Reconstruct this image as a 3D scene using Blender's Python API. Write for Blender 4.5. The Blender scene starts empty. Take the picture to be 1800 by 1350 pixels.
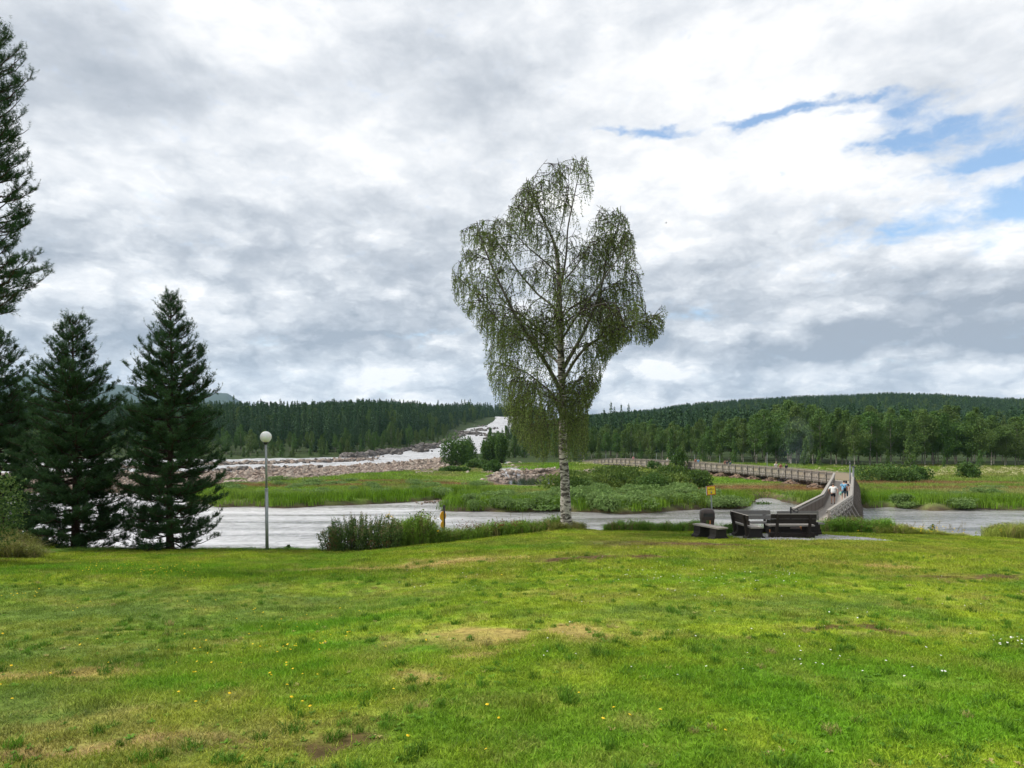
import bpy, math, random
import numpy as np
from mathutils import Vector, Matrix
rnd = random.Random(7)
rng = np.random.default_rng(7)
S = bpy.context.scene
R = math.radians
# ------------------------------------------------------------------ camera
F = 1200.0; HZ = 770.0; CZ = 7.5          # photo scale, horizon row and eye height above the river
cam_d = bpy.data.cameras.new('camera'); cam = bpy.data.objects.new('camera', cam_d)
S.collection.objects.link(cam); S.camera = cam
cam.location = (0, 0, CZ); cam.rotation_euler = (R(90), 0, 0)
cam_d.sensor_width = 36; cam_d.lens = 24.0; cam_d.shift_y = 95 / 1800
cam_d.clip_start = 0.1; cam_d.clip_end = 30000
S.view_settings.view_transform = 'Standard'; S.view_settings.look = 'None'
S.view_settings.exposure = 0.32; S.view_settings.gamma = 1.0
S.cycles.max_bounces = 5; S.cycles.adaptive_threshold = 0.02; S.cycles.transparent_max_bounces = 8
S.cycles.volume_bounces = 0; S.cycles.use_adaptive_sampling = True
SUN_EL, SUN_AZ = 50.0, -84.0              # azimuth from the viewing direction, negative = left
sun_d = bpy.data.lights.new('sun', 'SUN'); sun = bpy.data.objects.new('sun', sun_d); S.collection.objects.link(sun)
sun_d.energy = 3.9; sun_d.angle = R(14); sun_d.color = (1.0, 0.95, 0.86)
_e, _a = R(SUN_EL), R(SUN_AZ)
sdir = Vector((math.sin(_a) * math.cos(_e), math.cos(_a) * math.cos(_e), math.sin(_e)))
sun.rotation_euler = (-sdir).to_track_quat('-Z', 'Y').to_euler()

# ------------------------------------------------------------------ node helper
class NT:
    def __init__(s, tree): s.t = tree; s.n = tree.nodes; s.l = tree.links
    def new(s, typ, **kw):
        nd = s.n.new(typ)
        for k, v in kw.items(): setattr(nd, k, v)
        return nd
    def put(s, sock, v):
        if isinstance(v, bpy.types.NodeSocket): s.l.new(v, sock)
        elif v is not None:
            if hasattr(sock.default_value, '__len__'):
                v = tuple(v)
                if len(sock.default_value) == 4 and len(v) == 3: v = v + (1,)
            sock.default_value = v
    def m(s, op, a, b=None, c=None, clamp=False):
        nd = s.new('ShaderNodeMath', operation=op); nd.use_clamp = clamp
        for i, v in enumerate((a, b, c)):
            if v is not None: s.put(nd.inputs[i], v)
        return nd.outputs[0]
    def vm(s, op, a, b=None, sc=None):
        nd = s.new('ShaderNodeVectorMath', operation=op); s.put(nd.inputs[0], a)
        if b is not None: s.put(nd.inputs[1], b)
        if sc is not None: s.put(nd.inputs['Scale'], sc)
        return nd.outputs[0]
    def noise(s, vec, scale, detail=4, rough=0.5, dist=0.0, out='Fac'):
        nd = s.new('ShaderNodeTexNoise'); s.put(nd.inputs['Vector'], vec)
        nd.inputs['Scale'].default_value = scale; nd.inputs['Detail'].default_value = detail
        nd.inputs['Roughness'].default_value = rough; nd.inputs['Distortion'].default_value = dist
        return nd.outputs[out]
    def ss(s, v, a, b):
        nd = s.new('ShaderNodeMapRange', interpolation_type='SMOOTHSTEP'); s.put(nd.inputs[0], v)
        nd.inputs[1].default_value = a; nd.inputs[2].default_value = b; return nd.outputs[0]
    def mix(s, f, a, b, mode='MIX'):
        nd = s.new('ShaderNodeMix', data_type='RGBA', blend_type=mode)
        s.put(nd.inputs[0], f); s.put(nd.inputs[6], a); s.put(nd.inputs[7], b); return nd.outputs[2]
    def ramp(s, v, pts):
        nd = s.new('ShaderNodeValToRGB'); s.put(nd.inputs[0], v); e = nd.color_ramp.elements
        while len(e) < len(pts): e.new(0.5)
        for i, (p, c) in enumerate(pts): e[i].position = p; e[i].color = tuple(c) + (1,)
        return nd.outputs[0]
    def comb(s, x, y, z=0.0):
        nd = s.new('ShaderNodeCombineXYZ')
        for i, v in enumerate((x, y, z)): s.put(nd.inputs[i], v)
        return nd.outputs[0]

# ------------------------------------------------------------------ world: Nishita sky behind procedural cloud
def make_world():
    w = bpy.data.worlds.new('World'); S.world = w; w.use_nodes = True
    w.node_tree.nodes.clear(); N = NT(w.node_tree)
    tc = N.new('ShaderNodeTexCoord').outputs['Generated']
    sp = N.new('ShaderNodeSeparateXYZ'); N.put(sp.inputs[0], tc); X, Y, Z = sp.outputs
    zz = N.m('ADD', N.m('MAXIMUM', Z, 0.0), 0.11)
    P = N.comb(N.m('DIVIDE', X, zz), N.m('DIVIDE', Y, zz))
    az = N.m('ARCTAN2', X, Y); el = N.m('ARCSINE', Z)
    A = N.comb(az, N.m('MULTIPLY', el, 1.9), 0.0)
    w1 = N.noise(A, 7.0, 5, 0.6, out='Color')
    wsp = N.new('ShaderNodeSeparateXYZ'); N.put(wsp.inputs[0], w1)
    azw = N.m('ADD', az, N.m('MULTIPLY', N.m('SUBTRACT', wsp.outputs[0], 0.5), 0.16))
    elw = N.m('ADD', el, N.m('MULTIPLY', N.m('SUBTRACT', wsp.outputs[1], 0.5), 0.09))
    def blobs(lst):
        tot = None
        for px, py, sx, sy, amp in lst:
            a0 = math.atan((px - 900) / F); e0 = math.atan((HZ - py) / F * math.cos(a0))
            ux = N.m('DIVIDE', N.m('SUBTRACT', azw, a0), sx / F); uy = N.m('DIVIDE', N.m('SUBTRACT', elw, e0), sy / F)
            g = N.m('EXPONENT', N.m('MULTIPLY', N.m('ADD', N.m('MULTIPLY', ux, ux), N.m('MULTIPLY', uy, uy)), -1.0))
            tot = N.m('MULTIPLY_ADD', g, amp, tot if tot is not None else 0.0)
        return tot
    n1 = N.noise(P, 1.15, 7, 0.52, 0.25)
    n2 = N.noise(A, 4.6, 9, 0.58, 0.15)
    n3 = N.noise(A, 13.0, 8, 0.62, 0.35)
    low = N.ss(el, 0.46, 0.05)
    # cauliflower heads of cumulus: smooth cells, pushed about by noise
    wv = N.vm('SCALE', N.vm('SUBTRACT', N.noise(A, 14.0, 5, 0.6, out='Color'), (.5, .5, .5)), sc=0.10)
    vo = N.new('ShaderNodeTexVoronoi', feature='SMOOTH_F1'); N.put(vo.inputs['Vector'], N.vm('ADD', N.comb(az, N.m('MULTIPLY', el, 2.1), 0.0), wv)); vo.inputs['Scale'].default_value = 11.0
    vo.inputs['Detail'].default_value = 3.0; vo.inputs['Roughness'].default_value = 0.55; vo.inputs['Smoothness'].default_value = 0.35
    puff = N.m('SUBTRACT', 0.56, vo.outputs['Distance'])
    shade = blobs([(300, 170, 330, 90, -.30), (820, 150, 160, 110, -.34), (480, 395, 380, 60, -.26), (1000, 250, 130, 50, -.14),
                   (120, 80, 260, 70, -.16), (120, 440, 330, 50, -.2), (700, 480, 250, 40, -.18), (560, 600, 140, 50, -.2),
                   (1290, 280, 80, 50, -.18), (1500, 500, 150, 45, -.33), (1680, 470, 90, 60, -.15), (1560, 605, 220, 32, -.55), (1420, 620, 110, 30, -.4),
                   (1730, 560, 100, 50, -.38), (1250, 600, 110, 30, -.1), (200, 600, 150, 40, -.2), (1290, 450, 60, 40, -.12), (360, 640, 200, 30, -.12),
                   (430, 60, 150, 70, .38), (620, 260, 200, 50, .34), (230, 330, 160, 50, .36), (880, 420, 200, 40, .12),
                   (1350, 100, 420, 90, .16), (1150, 330, 260, 90, .24), (1450, 260, 130, 60, .3), (1700, 380, 110, 70, .3), (1760, 430, 80, 50, .35),
                   (1330, 585, 60, 30, .34), (1700, 640, 160, 25, .22), (750, 668, 130, 22, .38), (1180, 660, 130, 22, .3), (260, 500, 160, 30, .2),
                   (1000, 640, 300, 40, .1), (640, 665, 50, 14, .2), (560, 460, 60, 30, .1), (1100, 190, 180, 60, .08)])
    f = N.m('MULTIPLY_ADD', N.m('SUBTRACT', n1, 0.5), 0.28, 0.755)
    f = N.m('MULTIPLY_ADD', N.m('SUBTRACT', n2, 0.5), 1.0, f)
    f = N.m('MULTIPLY_ADD', N.m('SUBTRACT', n3, 0.5), 0.60, f)
    f = N.m('ADD', f, N.m('MULTIPLY', puff, N.m('MULTIPLY_ADD', low, 0.85, 0.16)))
    f = N.m('ADD', N.m('ADD', f, shade), N.m('MULTIPLY', low, 0.24))
    cloud = N.ramp(f, [(0.0, (.33, .365, .42)), (0.34, (.49, .52, .565)), (0.62, (.68, .70, .73)), (0.84, (.84, .842, .848)), (1.0, (.98, .96, .93))])
    gap = blobs([(1120, 243, 60, 9, .9), (1200, 232, 55, 8, .65), (1330, 202, 62, 11, 1.0), (1400, 184, 55, 9, .8), (1525, 165, 60, 10, 1.0), (1590, 196, 48, 22, .9),
                 (1665, 232, 90, 17, 1.0), (1760, 262, 60, 22, 1.0), (1385, 293, 18, 8, .6), (1775, 375, 50, 14, 1.0), (1590, 418, 42, 9, .85), (1800, 340, 36, 14, .9),
                 (1205, 545, 60, 12, .4), (740, 585, 60, 8, .4), (1460, 205, 50, 8, .5), (1480, 415, 60, 9, .4), (1660, 155, 60, 12, .45), (1560, 250, 60, 9, .5), (1720, 285, 70, 9, .5), (2100, 300, 300, 60, 1.0)])
    g = N.m('MULTIPLY_ADD', N.m('SUBTRACT', n3, 0.5), 1.7, gap)
    g = N.m('MULTIPLY_ADD', N.m('SUBTRACT', N.noise(A, 34.0, 7, 0.68, 0.4), 0.5), 1.2, g)
    gm = N.ss(g, 0.12, 1.25)
    sky = N.new('ShaderNodeTexSky', sky_type='NISHITA'); sky.sun_disc = False
    sky.sun_elevation = R(SUN_EL); sky.sun_rotation = R(SUN_AZ); sky.air_density = 1.0; sky.dust_density = 0.6
    STR = 0.12
    skc = N.vm('SCALE', N.mix(1.0, sky.outputs[0], (.98, 1.06, 1.08), 'MULTIPLY'), sc=1.3)
    cl = N.vm('SCALE', cloud, sc=1.0 / STR)
    col = N.mix(N.m('MULTIPLY', gm, 0.95), cl, skc)
    bg = N.new('ShaderNodeBackground'); N.put(bg.inputs[0], col); bg.inputs[1].default_value = STR
    out = N.new('ShaderNodeOutputWorld'); N.l.new(bg.outputs[0], out.inputs[0])
make_world()

# ------------------------------------------------------------------ materials
MATS = {}
def mat(name):
    m = bpy.data.materials.new(name); m.use_nodes = True; m.node_tree.nodes.clear()
    N = NT(m.node_tree); o = N.new('ShaderNodeOutputMaterial'); MATS[name] = m
    return m, N, o
def principled(N, col, rough=0.8, spec=0.3, metal=0.0, normal=None):
    p = N.new('ShaderNodeBsdfPrincipled'); N.put(p.inputs['Base Color'], col); N.put(p.inputs['Roughness'], rough)
    p.inputs['Specular IOR Level'].default_value = spec; p.inputs['Metallic'].default_value = metal
    if normal is not None: N.put(p.inputs['Normal'], normal)
    return p
def bump(N, h, strength=0.5, dist=0.05):
    b = N.new('ShaderNodeBump'); b.inputs['Strength'].default_value = strength; b.inputs['Distance'].default_value = dist
    N.put(b.inputs['Height'], h); return b.outputs[0]
def geo(N, o='Position'): return N.new('ShaderNodeNewGeometry').outputs[o]
def objc(N): return N.new('ShaderNodeTexCoord').outputs['Object']
def m_plain(name, c1, c2=None, scale=8.0, rough=0.8, spec=0.3, metal=0.0, stretch=(1, 1, 1), bmp=0.3):
    m, N, o = mat(name); c2 = c2 or tuple(v * 0.6 for v in c1)
    v = N.vm('MULTIPLY', objc(N), stretch); n = N.noise(v, scale, 6, 0.6, 0.2)
    p = principled(N, N.mix(N.ss(n, 0.3, 0.7), c1, c2), rough, spec, metal, bump(N, n, bmp, 0.02))
    N.l.new(p.outputs[0], o.inputs[0]); return m
def m_leaf(name, c1, c2, objvar=0.0, c3=None, trans=0.3, attr=False, rough=0.65):
    """leaves: colour varies from leaf to leaf and from plant to plant"""
    m, N, o = mat(name)
    col = N.mix(geo(N, 'Random Per Island'), c1, c2)
    if c3 is not None:
        oi = N.new('ShaderNodeObjectInfo').outputs['Random']
        col = N.mix(N.m('MULTIPLY', oi, objvar), col, c3)
    if attr:
        at = N.new('ShaderNodeAttribute', attribute_type='INSTANCER', attribute_name='tint')
        col = N.mix(1.0, at.outputs['Color'], N.mix(geo(N, 'Random Per Island'), (.56, .58, .55), (1.55, 1.48, 1.30)), 'MULTIPLY')
    p = principled(N, col, rough, 0.10); t = N.new('ShaderNodeBsdfTranslucent'); N.put(t.inputs[0], col)
    mx = N.new('ShaderNodeMixShader'); mx.inputs[0].default_value = trans
    N.l.new(p.outputs[0], mx.inputs[1]); N.l.new(t.outputs[0], mx.inputs[2]); N.l.new(mx.outputs[0], o.inputs[0]); return m
def m_wood(name, c1, c2, objvar=None, dark=(.03, .025, .02)):
    m, N, o = mat(name)
    v = N.vm('MULTIPLY', objc(N), (3, 3, 3)); n = N.noise(v, 6, 6, 0.65, 1.2)
    isl = geo(N, 'Random Per Island'); col = N.mix(isl, c1, c2)
    if objvar:
        oi = N.new('ShaderNodeObjectInfo').outputs['Random']; col = N.mix(N.ss(oi, 0.45, 0.9), col, objvar)
    col = N.mix(N.m('MULTIPLY', N.ss(n, 0.5, 0.75), 0.5), col, dark)
    p = principled(N, col, 0.85, 0.25, 0, bump(N, n, 0.4, 0.01)); N.l.new(p.outputs[0], o.inputs[0]); return m

# terrain: colour attribute gives the ground cover, fine noise breaks it up
def mat_ground():
    m, N, o = mat('ground_cover')
    at = N.new('ShaderNodeAttribute', attribute_name='cover'); P = geo(N)
    n = N.noise(P, 9.0, 6, 0.7); n2 = N.noise(P, 0.6, 5, 0.6)
    k = N.mix(N.ss(n, 0.3, 0.7), (.62, .62, .62), (1.3, 1.3, 1.3)); k2 = N.mix(N.ss(n2, 0.3, 0.7), (.85, .85, .9), (1.15, 1.12, 1.0))
    col = N.mix(1.0, N.mix(1.0, at.outputs['Color'], k, 'MULTIPLY'), k2, 'MULTIPLY')
    p = principled(N, col, 0.95, 0.1, 0, bump(N, n, 0.6, 0.05)); N.l.new(p.outputs[0], o.inputs[0]); return m
def mat_water(name, calm=True):
    m, N, o = mat(name); P = geo(N)
    v = N.vm('MULTIPLY', P, (0.9, 1.5, 1)); n1 = N.noise(v, 0.7, 7, 0.66, 0.8)
    v2 = N.vm('MULTIPLY', P, (1, 1.6, 1)); n2 = N.noise(v2, 2.2, 5, 0.65, 0.4)
    big = N.noise(N.vm('MULTIPLY', P, (0.22, 1.2, 1)), 0.16, 6, 0.62, 0.8)
    h = N.m('MULTIPLY_ADD', n2, 0.35, n1)
    b = bump(N, h, 0.5, 0.15)
    col = N.mix(big, (.035, .037, .03), (.08, .075, .06))
    p = principled(N, col, N.m('MULTIPLY_ADD', big, 0.14, 0.03), 0.6, 0, b); p.inputs['IOR'].default_value = 2.5
    # broken, aerated water in the left, downstream reach; elsewhere its pale colour paints reflected sky
    sp = N.new('ShaderNodeSeparateXYZ'); N.put(sp.inputs[0], P)
    fast = N.m('MULTIPLY_ADD', N.ss(N.m('MULTIPLY', sp.outputs[0], -1), -6.0, 14.0), 0.52, 0.48)  # the floor whitens calm water on the right too, as painted sky reflection
    n4 = N.noise(N.vm('MULTIPLY', P, (0.8, 1.4, 1)), 1.1, 10, 0.75, 1.2)
    foam_sheen = N.ss(N.m('MULTIPLY_ADD', n4, 0.40, N.m('MULTIPLY', big, 0.62)), 0.34, 0.66)
    fc = principled(N, N.mix(n2, (.62, .61, .65), (.78, .78, .81)), 0.38, 0.5, 0, b)
    mx = N.new('ShaderNodeMixShader'); N.put(mx.inputs[0], N.m('MULTIPLY', N.m('MULTIPLY', foam_sheen, fast), 0.75))
    N.l.new(p.outputs[0], mx.inputs[1]); N.l.new(fc.outputs[0], mx.inputs[2]); N.l.new(mx.outputs[0], o.inputs[0]); return m
def mat_rapids():
    m, N, o = mat('white_water'); P = geo(N)
    n = N.noise(N.vm('MULTIPLY', P, (0.35, 1, 1)), 0.35, 7, 0.7, 1.0); n2 = N.noise(P, 1.6, 5, 0.6, 0.6)
    b = bump(N, N.m('MULTIPLY_ADD', n2, 0.4, n), 0.9, 0.8)
    col = N.mix(N.ss(N.m('MULTIPLY_ADD', n2, 0.35, N.m('MULTIPLY', n, 0.65)), 0.38, 0.52), (.10, .10, .10), (.46, .47, .49)); col = N.mix(N.m('MULTIPLY', n2, 0.35), col, (.27, .28, .31))
    p = principled(N, col, 0.55, 0.5, 0, b); N.l.new(p.outputs[0], o.inputs[0]); return m
def mat_bark_birch(name='birch_bark', fine=1.0):
    m, N, o = mat(name); c = objc(N)
    n = N.noise(N.vm('MULTIPLY', c, (2.5, 2.5, 9)), 1.3 * fine, 6, 0.7, 0.5); n2 = N.noise(c, 5 * fine, 6, 0.7)
    col = N.mix(N.ss(n, 0.44, 0.56), (.44, .41, .37), (.035, .03, .025)); col = N.mix(N.m('MULTIPLY', N.ss(n2, 0.45, 0.75), 0.7), col, (.16, .14, .12))
    p = principled(N, col, 0.85, 0.2, 0, bump(N, n, 0.6, 0.03)); N.l.new(p.outputs[0], o.inputs[0]); return m

GROUND = mat_ground(); WATER = mat_water('river_water'); RAPID = mat_rapids()
BIRCH_BARK = mat_bark_birch(); FARBARK = m_plain('pale_bark', (.40, .37, .33), (.10, .085, .07), 1.2, 0.9, 0.1, stretch=(1, 1, 1.5))
PINE_BARK = m_plain('pine_bark', (.075, .05, .038), (.035, .026, .02), 9, 0.95, 0.1)
TWIG = m_plain('twig_bark', (.06, .045, .04), (.03, .022, .02), 9, 0.9, 0.1)
NEEDLE = m_leaf('pine_needles', (.022, .060, .022), (.055, .112, .036), trans=0.15)
BIRCHLEAF = m_leaf('birch_leaves', (.100, .155, .034), (.190, .240, .075), trans=0.42)
FARSPRUCE = m_leaf('spruce_needles', (.026, .066, .030), (.048, .105, .044), 0.5, (.070, .120, .05), trans=0.10)
FARBIRCH = m_leaf('far_birch_leaves', (.050, .118, .028), (.110, .205, .050), 0.75, (.120, .165, .048), trans=0.2)
WILLOW = m_leaf('willow_leaves', (.125, .21, .055), (.22, .31, .11), 0.6, (.14, .24, .06), trans=0.3)
THICKET = m_leaf('thicket_leaves', (.105, .165, .030), (.19, .25, .060), 0.9, (.050, .10, .020), trans=0.3)
BUSHLEAF = m_leaf('bush_leaves', (.050, .115, .024), (.095, .175, .040), 0.3, (.08, .12, .03), trans=0.25)
HERB = m_leaf('herb_leaves', (.055, .115, .028), (.13, .19, .055), trans=0.25)
SEED = m_leaf('seed_heads', (.20, .17, .085), (.34, .28, .15), trans=0.2)
REDLEAF = m_leaf('dry_dock_leaves', (.14, .045, .025), (.22, .09, .045), trans=0.2)
BLADE = m_leaf('grass_blades', (.1, .2, .03), (.1, .2, .03), trans=0.30, attr=True, rough=0.5)
STONE = None
def mat_stone():
    m, N, o = mat('river_stone'); oi = N.new('ShaderNodeObjectInfo').outputs['Random']
    col = N.ramp(oi, [(0.0, (.25, .185, .15)), (0.3, (.33, .26, .21)), (0.55, (.23, .19, .165)), (0.8, (.48, .41, .34)), (1.0, (.09, .075, .065))])
    n = N.noise(objc(N), 3, 5, 0.6); col = N.mix(N.m('MULTIPLY', n, 0.5), col, (.14, .11, .09))
    p = principled(N, col, 0.85, 0.3, 0, bump(N, n, 0.5, 0.1)); N.l.new(p.outputs[0], o.inputs[0]); return m
STONE = mat_stone()
DARKSTONE = m_plain('wet_stone', (.10, .085, .075), (.04, .035, .03), 3, 0.6, 0.5)

# ------------------------------------------------------------------ mesh builder
class MB:
    def __init__(s): s.V = []; s.q = []; s.t = []; s.n = 0; s.qm = []; s.tm = []
    def add(s, V, quads=None, tris=None, mi=0):
        V = np.asarray(V, float).reshape(-1, 3); s.V.append(V)
        if quads is not None and len(quads): a = np.asarray(quads, int) + s.n; s.q.append(a); s.qm.append(np.full(len(a), mi))
        if tris is not None and len(tris): a = np.asarray(tris, int) + s.n; s.t.append(a); s.tm.append(np.full(len(a), mi))
        s.n += len(V)
    def box(s, c, size, rz=0.0, mi=0, M=None):
        x, y, z = [v / 2 for v in size]
        V = np.array([(-x, -y, -z), (x, -y, -z), (x, y, -z), (-x, y, -z), (-x, -y, z), (x, -y, z), (x, y, z), (-x, y, z)])
        if M is not None: V = V @ np.array(M).T
        if rz: ca, sa = math.cos(rz), math.sin(rz); V = V @ np.array([[ca, sa, 0], [-sa, ca, 0], [0, 0, 1]])
        s.add(V + np.array(c), [(0, 3, 2, 1), (4, 5, 6, 7), (0, 1, 5, 4), (1, 2, 6, 5), (2, 3, 7, 6), (3, 0, 4, 7)], mi=mi)
    def beam(s, a, b, w, h, mi=0, up=(0, 0, 1)):
        """a board from a to b, w wide across and h high"""
        a = np.array(a, float); b = np.array(b, float); d = b - a; L = np.linalg.norm(d); d = d / L
        u = np.array(up, float); sd = np.cross(d, u); sn = np.linalg.norm(sd)
        if sn < 1e-6: sd = np.array((1., 0, 0))
        else: sd /= sn
        uu = np.cross(sd, d)
        V = [p + sx * sd * w / 2 + sz * uu * h / 2 for p in (a, b) for sx, sz in ((-1, -1), (1, -1), (1, 1), (-1, 1))]
        s.add(V, [(0, 1, 2, 3), (7, 6, 5, 4), (0, 4, 5, 1), (1, 5, 6, 2), (2, 6, 7, 3), (3, 7, 4, 0)], mi=mi)
    def tube(s, pts, rad, sides=8, mi=0, cap=True):
        pts = np.asarray(pts, float); n = len(pts); rad = np.broadcast_to(np.asarray(rad, float), (n,))
        T = np.gradient(pts, axis=0); T /= np.linalg.norm(T, axis=1)[:, None] + 1e-12
        ref = np.array((0, 0, 1.)) if abs(T[0][2]) < 0.9 else np.array((1., 0, 0))
        A = np.cross(T, ref); A /= np.linalg.norm(A, axis=1)[:, None] + 1e-12; B = np.cross(T, A)
        th = np.arange(sides) / sides * 2 * math.pi
        V = pts[:, None, :] + rad[:, None, None] * (np.cos(th)[None, :, None] * A[:, None, :] + np.sin(th)[None, :, None] * B[:, None, :])
        i = np.arange(n - 1)[:, None] * sides; j = np.arange(sides)[None, :]; j2 = (j + 1) % sides
        Q = np.stack([i + j, i + j2, i + sides + j2, i + sides + j], -1).reshape(-1, 4)
        tr = []
        if cap and sides > 2:
            for k in range(1, sides - 1): tr.append((0, k + 1, k)); tr.append(((n - 1) * sides, (n - 1) * sides + k, (n - 1) * sides + k + 1))
        s.add(V.reshape(-1, 3), Q, tr, mi=mi)
    def lathe(s, prof, sides=16, c=(0, 0, 0), mi=0):
        s.tube_profile(prof, sides, c, mi)
    def tube_profile(s, prof, sides, c, mi):
        th = np.arange(sides) / sides * 2 * math.pi; n = len(prof)
        V = np.array([(r * math.cos(t) + c[0], r * math.sin(t) + c[1], z + c[2]) for r, z in prof for t in th])
        i = np.arange(n - 1)[:, None] * sides; j = np.arange(sides)[None, :]; j2 = (j + 1) % sides
        s.add(V, np.stack([i + j, i + j2, i + sides + j2, i + sides + j], -1).reshape(-1, 4), mi=mi)
    def sphere(s, c, r, seg=24, rings=14, mi=0, sc=(1, 1, 1)):
        prof = [(max(1e-4, math.sin(math.pi * k / rings)) * r, -math.cos(math.pi * k / rings) * r) for k in range(rings + 1)]
        n0 = len(s.V); s.tube_profile(prof, seg, (0, 0, 0), mi); s.V[n0] = s.V[n0] * np.array(sc) + np.array(c)
    def leaves(s, P, size, aspect=0.55, mi=0, axis=None, jitter=1.0, g=None):
        """one small diamond per point, turned at random"""
        g = g or rng; n = len(P); P = np.asarray(P)
        a = g.normal(size=(n, 3))
        if axis is not None: a = a * jitter + np.asarray(axis)
        a /= np.linalg.norm(a, axis=1)[:, None] + 1e-9
        b = np.cross(a, g.normal(size=(n, 3))); b /= np.linalg.norm(b, axis=1)[:, None] + 1e-9
        sz = (np.broadcast_to(size, (n,)) * g.uniform(0.7, 1.3, n))[:, None]
        V = np.stack([P - a * sz * .5, P + b * sz * aspect * .5, P + a * sz * .5, P - b * sz * aspect * .5], 1)
        i = np.arange(n)[:, None] * 4; s.add(V.reshape(-1, 3), i + np.array([[0, 1, 2, 3]]), mi=mi)
    def blades(s, P, h, w, lean=0.35, mi=0, g=None, curve=0.3):
        """upright tapering blades standing at P"""
        g = g or rng; n = len(P); P = np.asarray(P, float); h = np.broadcast_to(h, (n,)) * g.uniform(0.6, 1.25, n)
        th = g.uniform(0, 2 * math.pi, n); ph = g.uniform(0, 2 * math.pi, n); w = np.broadcast_to(w, (n,))
        sd = np.stack([np.cos(th), np.sin(th), 0 * th], 1) * w[:, None] / 2
        ln = np.abs(g.normal(0, lean, n)); L = np.stack([np.cos(ph) * ln, np.sin(ph) * ln, np.ones(n)], 1)
        mid = P + L * h[:, None] * 0.55; tip = P + L * h[:, None] + np.stack([np.cos(ph), np.sin(ph), -0.4 * np.ones(n)], 1) * (h * curve * g.uniform(0, 1, n))[:, None]
        V = np.stack([P - sd, P + sd, mid + sd * .75, mid - sd * .75, tip], 1); i = np.arange(n)[:, None] * 5
        s.add(V.reshape(-1, 3), i + np.array([[0, 1, 2, 3]]), i + np.array([[3, 2, 4]]), mi=mi)
    def mesh(s, name, mats, smooth=False):
        me = bpy.data.meshes.new(name); V = np.concatenate(s.V) if s.V else np.zeros((0, 3))
        q = np.concatenate(s.q) if s.q else np.zeros((0, 4), int); t = np.concatenate(s.t) if s.t else np.zeros((0, 3), int)
        me.vertices.add(len(V)); me.vertices.foreach_set('co', V.ravel())
        me.loops.add(q.size + t.size); me.loops.foreach_set('vertex_index', np.concatenate([q.ravel(), t.ravel()]).astype(np.int32))
        np_ = len(q) + len(t); me.polygons.add(np_)
        st = np.concatenate([np.arange(len(q)) * 4, q.size + np.arange(len(t)) * 3]).astype(np.int32)
        me.polygons.foreach_set('loop_start', st)
        mi = np.concatenate((s.qm or [np.zeros(0)]) + (s.tm or [np.zeros(0)])).astype(np.int32)
        for m in (mats if isinstance(mats, (list, tuple)) else [mats]): me.materials.append(m)
        me.polygons.foreach_set('material_index', mi)
        me.polygons.foreach_set('use_smooth', np.full(np_, smooth)); me.update(calc_edges=True); me.validate(); return me
    def build(s, name, mats, parent=None, smooth=False, loc=None):
        o = bpy.data.objects.new(name, s.mesh(name, mats, smooth)); S.collection.objects.link(o)
        if parent: o.parent = parent
        if loc is not None: o.location = loc
        return o
def tag(o, label=None, cat=None, group=None, kind=None):
    if label: o['label'] = label
    if cat: o['category'] = cat
    if group: o['group'] = group
    if kind: o['kind'] = kind
    return o
def thing(name, label, cat, loc, rz=0.0, group=None):
    o = bpy.data.objects.new(name, None); S.collection.objects.link(o); o.location = loc; o.rotation_euler = (0, 0, rz)
    return tag(o, label, cat, group)
def dup(root, loc, rz, sc=1.0, label=None, group=None):
    r = root.copy(); S.collection.objects.link(r); r.location = loc; r.rotation_euler = (0, 0, rz)
    r.scale = (sc, sc, sc) if not hasattr(sc, '__len__') else sc
    if label: r['label'] = label
    if group: r['group'] = group
    for ch in root.children:
        c = ch.copy(); S.collection.objects.link(c); c.parent = r
    return r

# ------------------------------------------------------------------ numpy noise
def _h(ix, iy, seed):
    n = (ix.astype(np.int64) * 374761393 + iy.astype(np.int64) * 668265263 + seed * 1442695041) & 0xffffffff
    n = ((n ^ (n >> 13)) * 1274126177) & 0xffffffff
    return ((n ^ (n >> 16)) & 0xffff) / 65535.0
def vn(x, y, seed=0):
    ix = np.floor(x); iy = np.floor(y); fx = x - ix; fy = y - iy; fx = fx * fx * (3 - 2 * fx); fy = fy * fy * (3 - 2 * fy)
    a, b, c, d = _h(ix, iy, seed), _h(ix + 1, iy, seed), _h(ix, iy + 1, seed), _h(ix + 1, iy + 1, seed)
    return (a * (1 - fx) + b * fx) * (1 - fy) + (c * (1 - fx) + d * fx) * fy
def fbm(x, y, sc, oct=4, seed=0, gain=0.5):
    x = np.asarray(x, float) * sc; y = np.asarray(y, float) * sc; t = 0; a = 1; s = 0
    for k in range(oct): t = t + a * vn(x * 2 ** k + 17.3 * k, y * 2 ** k - 9.1 * k, seed + k); s += a; a *= gain
    return t / s
def sst(v, a, b): t = np.clip((v - a) / (b - a), 0, 1); return t * t * (3 - 2 * t)
def W(px, py, z=0.0):
    D = (CZ - z) * F / (py - HZ); return ((px - 900) / F * D, D)
def WD(px, D): return ((px - 900) / F * D, D)
def sdist(x, y, poly):
    """signed distance to a polygon, positive inside"""
    P = np.array(poly, float); Q = np.roll(P, -1, 0); d = np.full(x.shape, 1e18); ins = np.zeros(x.shape, bool)
    for (ax, ay), (bx, by) in zip(P, Q):
        ex, ey = bx - ax, by - ay; t = np.clip(((x - ax) * ex + (y - ay) * ey) / (ex * ex + ey * ey + 1e-12), 0, 1)
        d = np.minimum(d, (x - ax - t * ex) ** 2 + (y - ay - t * ey) ** 2)
        if by != ay: ins ^= ((ay > y) != (by > y)) & (x < ex * (y - ay) / (by - ay) + ax)
    return np.sqrt(d) * np.where(ins, 1, -1)

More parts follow.
